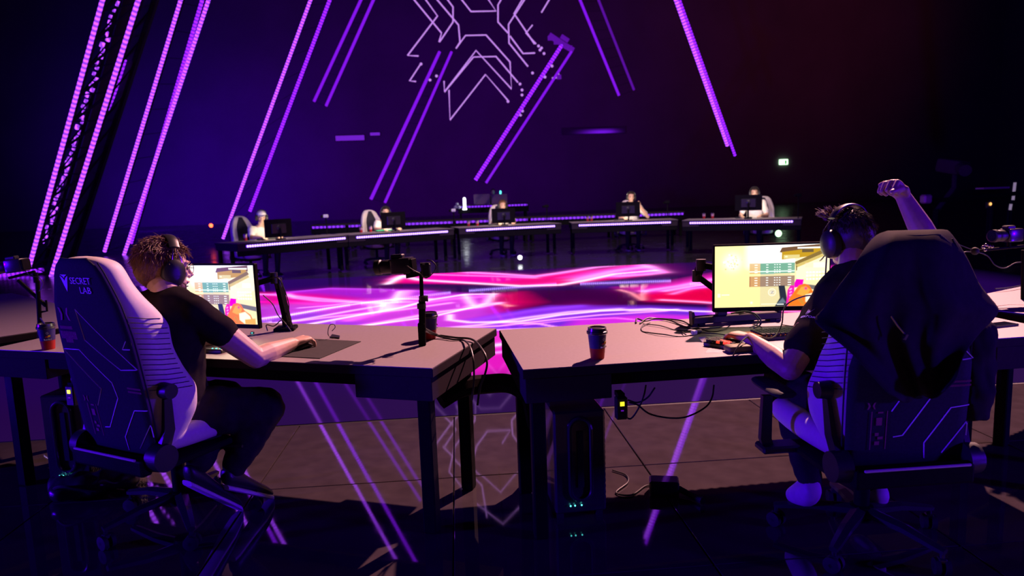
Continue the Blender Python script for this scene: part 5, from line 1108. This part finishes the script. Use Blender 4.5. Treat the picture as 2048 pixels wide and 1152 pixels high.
# ---------------------------------------------------------------- things on the near desks
def slab(name, label, cat, corners, h, m, z=.75):
    c = sum((V(p) for p in corners), V())/len(corners); t = thing(name, label, cat, V((c.x, c.y, z)))
    MB().prism([(p.x-c.x, p.y-c.y) for p in corners], 0, h).build('cloth_sheet' if 'pad' in name else 'body', M[m], t, smooth=False); return t
slab('mouse_pad', 'black cloth mouse pad under the hand of the left player', 'mouse pad', [P(527, 712, .75), P(640, 718, .75), P(722, 684, .75), P(610, 678, .75)], .004, 'mousepad')
mp = P(607, 697, .752); t = thing('mouse', 'black computer mouse under the right hand of the left player', 'mouse', mp, math.atan2(dR.y, dR.x)-PI/2)
me = baked(MB().loft([ring((0, y, .003+h/2), (1, 0, 0), w, (0, 0, 1), h/2, 14, 2.6) for y, w, h in ((-.052, .018, .012), (-.042, .026, .022), (-.01, .028, .028), (.025, .028, .024), (.045, .024, .014), (.052, .016, .008))]), [('SUBSURF', dict(levels=1, render_levels=1))], 'shell', M['plastic']); place('shell', me, t)
MB().cyl((-.004, .035, .030), (.004, .035, .030), .008, seg=14).build('scroll_wheel', M['rubber'], t)
a = P(670, 677, .75); cable('thin mouse cable standing up in a loop on the left desk', [dz(a, .004), Q(658, 672, a.y), Q(656, 662, a.y), Q(660, 650, a.y), Q(668, 649, a.y), Q(670, 655, a.y), Q(664, 662, a.y)], .002)
slab('cable_weight', 'small flat black puck at the foot of the mouse cable loop', 'cable holder', [P(661, 676, .75), P(679, 678, .75), P(680, 674, .75), P(664, 671, .75)], .008, 'plastic')
def keyboard(label, c, rz, w, d, lit=None, m='plastic', rows=6, cols=15, name='keyboard'):
    t = thing(name, label, 'keyboard', c, rz); MB().box((0, 0, .010), (w, d, .020), bev=.004).build('keyboard_case', M[m], t, smooth=False)
    mb = MB(); lm = MB(); px, py = (w-.016)/cols, (d-.016)/rows
    for i in range(cols):
        for j in range(rows):
            q = ((-w/2+.008+(i+.5)*px), (-d/2+.008+(j+.5)*py), .0255)
            (mb if not lit or not lit(i, j) else lm).box(q, (px*.84, py*.84, .011), bev=.0015)
    tag(mb.build('keys', M['rubber'], t, smooth=False), None, None, kind='stuff')
    return t, lm
kc = P(1580, 672, .75); kt, _ = keyboard('black keyboard lying under the monitor of the right player', kc, rr+.03, .36, .135)
MB().box((-.04, 0, .0215), (.34, .115, .001)).build('red_underglow', emi('dim_red_glow', (1, .15, .03), .5), kt, smooth=False)
kp = P(1448, 693, .75); t, lm = keyboard('one-hand gaming keypad with glowing red keys under the left hand of the right player', kp, rr+.62, .10, .15, lit=lambda i, j: (i*3+j) % 4 < 3 and i < 3 and 0 < j < 5, rows=8, cols=6, name='gaming_keypad')
lm.build('lit_keys', M['redkey'], t, smooth=False)
MB().tube([(-.05, -.075, .018), (-.035, -.11, .014), (.0, -.13, .012)], [.012, .010, .008], 8).build('palm_rail', M['whitep'], t)
pd = P(1478, 703, .75); t = thing('wrist_rest', 'rounded olive-black wrist rest beside the red-lit keypad', 'wrist rest', pd, rr); place('cushion', baked(MB().box((0, 0, .016), (.12, .07, .032), bev=.012, seg=2), [('SUBSURF', dict(levels=1, render_levels=1))], 'cushion', M['olive']), t)
t = thing('control_pad', 'small grey-topped black box right of the olive wrist rest', 'device', P(1500, 700, .75)+V((.03, 0, 0)), rr+.05); MB().box((0, 0, .012), (.09, .075, .024), bev=.004).build('case', M['plastic'], t, smooth=False); MB().box((0, .0, .0255), (.075, .055, .003), bev=.001).build('top_plate', M['concrete'], t, smooth=False)
t = thing('folded_paper', 'crumpled pale paper beside the red-lit keypad', 'paper', P(1412, 682, .75), .3); MB().add([(-.035, -.02, .002), (.03, -.025, .004), (.04, .02, .012), (-.03, .018, .018), (0, 0, .020)], [(0, 1, 4), (1, 2, 4), (2, 3, 4), (3, 0, 4)]).build('sheet', M['concrete'], t, smooth=False, mods=[('SOLIDIFY', dict(thickness=.001))])
slab('paper_sheet', 'grey paper sheet under the red-lit keypad', 'paper', [P(1410, 706, .75), P(1470, 706, .75), P(1468, 690, .75), P(1425, 688, .75)], .0012, 'concrete')
t = thing('cable_plug', 'violet-lit cable plug lying on the right desk', 'plug', P(1388, 670, .75), .5); MB().box((0, 0, .012), (.03, .02, .022), bev=.003).build('plug_shell', M['whitep'], t, smooth=False); MB().cyl((.015, 0, .012), (.045, 0, .010), .009, seg=10).build('strain_relief', M['rubber'], t)
cz = lambda pts, h=.006: [dz(P(a, b, .75), h+.004*math.sin(i*2.1)) for i, (a, b) in enumerate(pts)]
for lb, pts, r in (('thick black cable arching left of the right monitor', [(1272, 648), (1274, 641), (1290, 643), (1310, 640), (1340, 644), (1370, 655), (1400, 660), (1440, 658)], .0045), ('second black cable in the bundle left of the right monitor', [(1280, 649), (1295, 640), (1315, 638), (1345, 641), (1366, 646), (1385, 652), (1410, 650)], .004),
                   ('thin black cable forming the wide loop on the right desk', [(1300, 648), (1285, 655), (1284, 663), (1300, 668), (1330, 673), (1360, 674), (1384, 672)], .003), ('thin straight cable beneath the looped ones on the right desk', [(1286, 650), (1320, 655), (1350, 661), (1375, 664), (1395, 665)], .0025),
                   ('cable coiled tightly around the violet plug', [(1372, 672), (1366, 669), (1366, 664), (1376, 661), (1395, 660), (1420, 664), (1445, 662), (1460, 655)], .003), ('cable passing in front of the riser bar', [(1400, 668), (1430, 671), (1460, 671), (1490, 668), (1520, 662), (1522, 655), (1505, 650)], .003),
                   ('thin cable trailing right past the riser bar', [(1564, 652), (1585, 656), (1600, 650), (1640, 634)], .0025)):
    cable(lb, cz(pts), r)
cable('cable hanging in an arc below the right monitor', [Q(1462, 627, 3.34), Q(1490, 623, 3.30), Q(1510, 628, 3.28), Q(1522, 642, 3.26), Q(1518, 652, 3.26), Q(1508, 656, 3.22)], .004); cable('second cable arc below the right monitor, slightly smaller', [Q(1478, 628, 3.34), Q(1500, 626, 3.3), Q(1514, 636, 3.28), Q(1515, 648, 3.26), Q(1500, 655, 3.22)], .003)
ya = bL.y-.02
for lb, pts in (('cable running down beside the left monitor arm', [Q(540, 556, ya), Q(556, 556, ya-.02), Q(566, 572, ya-.02), Q(577, 605, ya-.02), Q(578, 630, ya-.02), Q(585, 652, ya), Q(592, 658, ya)]), ('cable drooping from the left monitor to the arm foot', [Q(526, 590, ya-.05), Q(545, 608, ya-.04), Q(556, 630, ya-.03), Q(570, 646, ya-.02), Q(582, 662, ya-.05)]), ('short black cables looped at the foot of the left monitor arm', [Q(535, 662, ya-.08), Q(533, 650, ya-.07), Q(548, 652, ya-.06), Q(560, 642, ya-.04), Q(566, 640, ya-.03)])): cable(lb, pts, .003)
t = thing('keyboard', 'dark keyboard with cyan glimmer half hidden behind the left player', 'keyboard', P(440, 706, .75)+V((-.12, .10, 0)), rl); MB().box((0, 0, .01), (.34, .13, .02), bev=.004).build('keyboard_case', M['plastic'], t, smooth=False); tag(MB().box((.13, -.05, .022), (.006, .006, .003)).box((.15, -.045, .022), (.008, .004, .003)).box((.11, -.052, .022), (.004, .006, .003)).build('cyan_backlight', M['cyan'], t, smooth=False), None, None, kind='stuff')
t = thing('usb_receiver', 'small cyan-lit receiver below the left monitor', 'device', P(505, 668, .75)); MB().box((0, 0, .006), (.02, .012, .012), bev=.002).build('case', M['plastic'], t, smooth=False); MB().box((0, -.007, .007), (.008, .002, .004)).build('status_light', M['cyan'], t, smooth=False)
t = thing('phone', 'dark phone lying on the right end of the right desk', 'phone', P(2000, 652, .75), .2); MB().box((0, 0, .006), (.15, .075, .010), bev=.004).build('case', M['gloss'], t); MB().box((0, 0, .0115), (.13, .06, .001)).build('glass', M['lens'], t)
cable('thin black cable lying across the desk at the right picture edge', [dz(P(1990, 584, .75), .02), dz(P(2015, 582, .75), .02), dz(P(2048, 576, .75), .02)], .004)

# ---------------------------------------------------------------- under the desks
def pc(label, c, rz, front_right=True):
    t = thing('pc_tower', label, 'computer', c, rz)
    MB().box((0, 0, .265), (.23, .47, .47), bev=.008).build('case', M['gloss'], t, smooth=False)
    mb = MB(); R_ = .012
    for s in (1,):
        for i in range(14):
            for j in range(16):
                y = -.21+i*.032; z = .06+j*.0265+(.013 if i % 2 else 0)
                pts = [(s*.1165, y+R_*math.cos(a), z+R_*math.sin(a)) for a in [k*PI/3 for k in range(7)]]
                mb.tube(pts, .0022, 4, caps=False)
    tag(mb.build('hex_grille', M['chrome'] if False else M['mesh'], t, smooth=False), None, None, kind='stuff')
    for x in (-.09, .09):
        for y in (-.19, .19): MB().box((x, y, .015), (.03, .04, .03)).build('foot', M['rubber'], t, smooth=False)
    lp = [(x, z) for x, z in [(.048*math.cos(a), .135+.048*math.sin(a)) for a in np.linspace(0, PI, 12)]]+[(-.048, -.135)]
    loop = [( .048*math.cos(a), .14+.048*math.sin(a)) for a in np.linspace(0, PI, 12)]+[(.048*math.cos(a), -.14+.048*math.sin(a)) for a in np.linspace(PI, 2*PI, 12)]
    loop.append(loop[0]); MB().tube([(x, -.245, .28+z) for x, z in loop], .009, 8, caps=False).build('oval_handle', M['gloss'], t)
    MB().box((-.0, -.238, .28), (.03, .006, .26), bev=.002).build('front_inlay', M['seatdark'], t, smooth=False)
    mb = MB()
    for x in (-.05, -.03, .0): mb.ell((x, -.245, .07), (.004, .004, .004), seg=8, rings=6)
    tag(mb.build('port_lights', M['cyan'], t), None, None, kind='stuff')
    return t
cT = dr-ur*(DW/2-.27)+inward(rr)*.42
pc('black computer tower under the left end of the right desk', V((cT.x, cT.y, .0)), rr)
cT = dl-ux*(DW/2-.30)+inward(rl)*.30; pc('black computer tower with oval handle under the left end of the left desk', V((cT.x, cT.y, .0)), rl+.25)
def switch_box(label, p, rz):
    t = thing('switch_box', label, 'power switch', p, rz); MB().box((0, 0, 0), (.05, .04, .10), bev=.005).build('case', M['plastic'], t, smooth=False)
    MB().box((0, -.021, .022), (.018, .004, .018)).build('yellow_button', M['yled'], t, smooth=False); MB().box((0, -.021, -.008), (.012, .004, .005)).build('violet_light', M['tubedim'], t, smooth=False)
    MB().box((0, .02, .055), (.03, .06, .02)).build('bracket', M['black'], t, smooth=False)
switch_box('small box with a glowing yellow button under the right desk', Q(1242, 815, 2.86), rr); switch_box('small box with a yellow light under the left desk behind the chair', Q(146, 790, 3.45), rl)
yc = 2.9
for lb, pts in (('thin cable drooping in a wide arc under the right desk', [Q(1258, 805, yc), Q(1275, 810, yc), Q(1300, 828, yc), Q(1340, 836, yc), Q(1375, 833, yc), Q(1410, 815, yc), Q(1424, 795, yc), Q(1428, 770, yc)]), ('short cable looping from the yellow-lit box', [Q(1248, 832, yc), Q(1262, 837, yc), Q(1278, 815, yc), Q(1288, 790, yc), Q(1292, 770, yc)]), ('cable crossing behind the arc under the right desk', [Q(1255, 800, yc+.05), Q(1275, 805, yc+.05), Q(1295, 795, yc+.05), Q(1310, 775, yc+.05)])): cable(lb, pts, .004)
cable('thin cable lying on the floor by the computer tower', [P(1225, 940, .006), P(1252, 950, .006), P(1255, 965, .006), P(1232, 985, .006), P(1262, 990, .006), P(1290, 972, .006), P(1308, 970, .006)], .004)
for lb, pts in (('thick black hose lying along the desk legs in the middle', [P(1078, 930, .02), P(1068, 920, .10), Q(1060, 850, 3.2), Q(1050, 800, 3.2)]),): cable(lb, pts, .016, 'rubber')
# foot pedal like box on the floor
t = thing('floor_adapter', 'black power adapter with a short cable on the floor by the right chair', 'power adapter', P(1328, 985, 0), -.25); MB().box((0, 0, .035), (.14, .09, .07), bev=.008).build('case', M['gloss'], t, smooth=False)
MB().tube([(.07, -.02, .03), (.12, -.06, .02), (.17, -.12, .02)], [.016, .014, .018], 8).build('connector', M['plastic'], t)
# black bag / coiled cables on the floor at left
t = thing('black_bag', 'crumpled black bag on the floor behind the left chair', 'bag', P(175, 990, 0)); mb = MB()
mb.ell((0, 0, .055), (.19, .11, .065), seg=36, rings=20); mb.ell((.12, .05, .06), (.12, .08, .06), seg=30, rings=18); place('bag_body', baked(mb, [('REMESH', dict(mode='VOXEL', voxel_size=.012)), ('SMOOTH', dict(iterations=2, factor=.5))], 'bag_body', M['gloss'], fn=lambda co, n: V(((co+n*.035*noise.noise(co*11)+n*.012*noise.noise(co*26)).x, (co+n*.035*noise.noise(co*11)).y, max(.004, (co+n*.035*noise.noise(co*11)+n*.012*noise.noise(co*26)).z)))), t)
MB().tube(smoothpath([(-.15, -.05, .05), (-.05, -.12, .10), (.10, -.10, .06)], 6), .008, 6).build('strap', M['rubber'], t)
# faint equipment in the dark at right: jib camera, lamp stands
yj = 12.0
t = thing('camera_crane', 'dim camera crane silhouette in the dark at right', 'crane', V((Q(1985, 420, yj).x, yj, 0)))
MB().tube([V((Q(1985, 420, yj).x, yj, 0)), Q(1985, 400, yj)], .05, 8).build('column', M['black'], t, world=True); MB().tube([Q(1860, 402, yj), Q(1985, 392, yj), Q(2040, 386, yj)], .04, 4).build('boom', M['black'], t, world=True, smooth=False)
MB().box(Q(1985, 376, yj), (.5, .2, .03)).build('top_tray', M['desk'], t, world=True, smooth=False); MB().box(Q(1852, 398, yj), (.16, .16, .16), bev=.03).build('camera_head', M['desk'], t, world=True)
for a, b, k, lb in ((1981, 408, 'yled', 'small warm light beside the crane column'),):
    c = Q(a, b, yj-.2); t = thing('indicator_lamp', lb, 'lamp', c); MB().ell((0, 0, 0), (.025, .02, .03), seg=8, rings=6).build('lamp_lens', emi('warm_led', (1, .45, .12), 1.6), t); MB().box((0, .04, -.02), (.08, .05, .10)).build('lamp_body', M['plastic'], t, smooth=False); MB().tube([(0, .05, 0), (0, .05, -c.z)], .02, 6).build('stem', M['black'], t)
for i, (a, b, a2, b2, k) in enumerate(((2030, 365, 2026, 400, .7), (2022, 408, 2020, 420, 1))):
    A_, B_ = Q(a, b, yj+1), Q(a2, b2, yj+1); t = thing('tube_light', ['upper', 'lower'][i]+' dim tube light at the right picture edge', 'light', B_); MB().tube([A_, B_], .025, 8).build('tube', emi('dim_pale_tube', (.6, .45, .75), .35), t, world=True); MB().tube([A_+V((0, .05, 0)), V((B_.x, B_.y+.05, 0))], .03, 4).build('holder', M['black'], t, world=True)
c = Q(1905, 345, 13.0); t = thing('broadcast_camera', 'blurred violet-lit broadcast camera on a riser in the dark at right', 'camera', c)
MB().box((0, 0, .12), (.36, .5, .28), rot=(.2, 0, .3), bev=.06, seg=2).build('camera_body', M['deskside'], t); MB().cyl((0, -.2, .1), (-.12, -.5, .02), .11, seg=14).build('lens_barrel', M['deskside'], t); MB().tube([(.05, 0, 0), (.05, 0, -.3), (-.3, 0, -.75)], .05, 8).build('support_arm', M['deskside'], t); MB().tube([(-.3, 0, -.7), (-.3, 0, -c.z)], .06, 8).build('pedestal', M['black'], t)
lamp('camera_violet_spot', 'SPOT', (c.x-2, 9, 3.2), c, 60, (.25, 0, 1), spot_size=.25, spot_blend=1, shadow_soft_size=.1)  # violet spot aimed at the broadcast camera alone
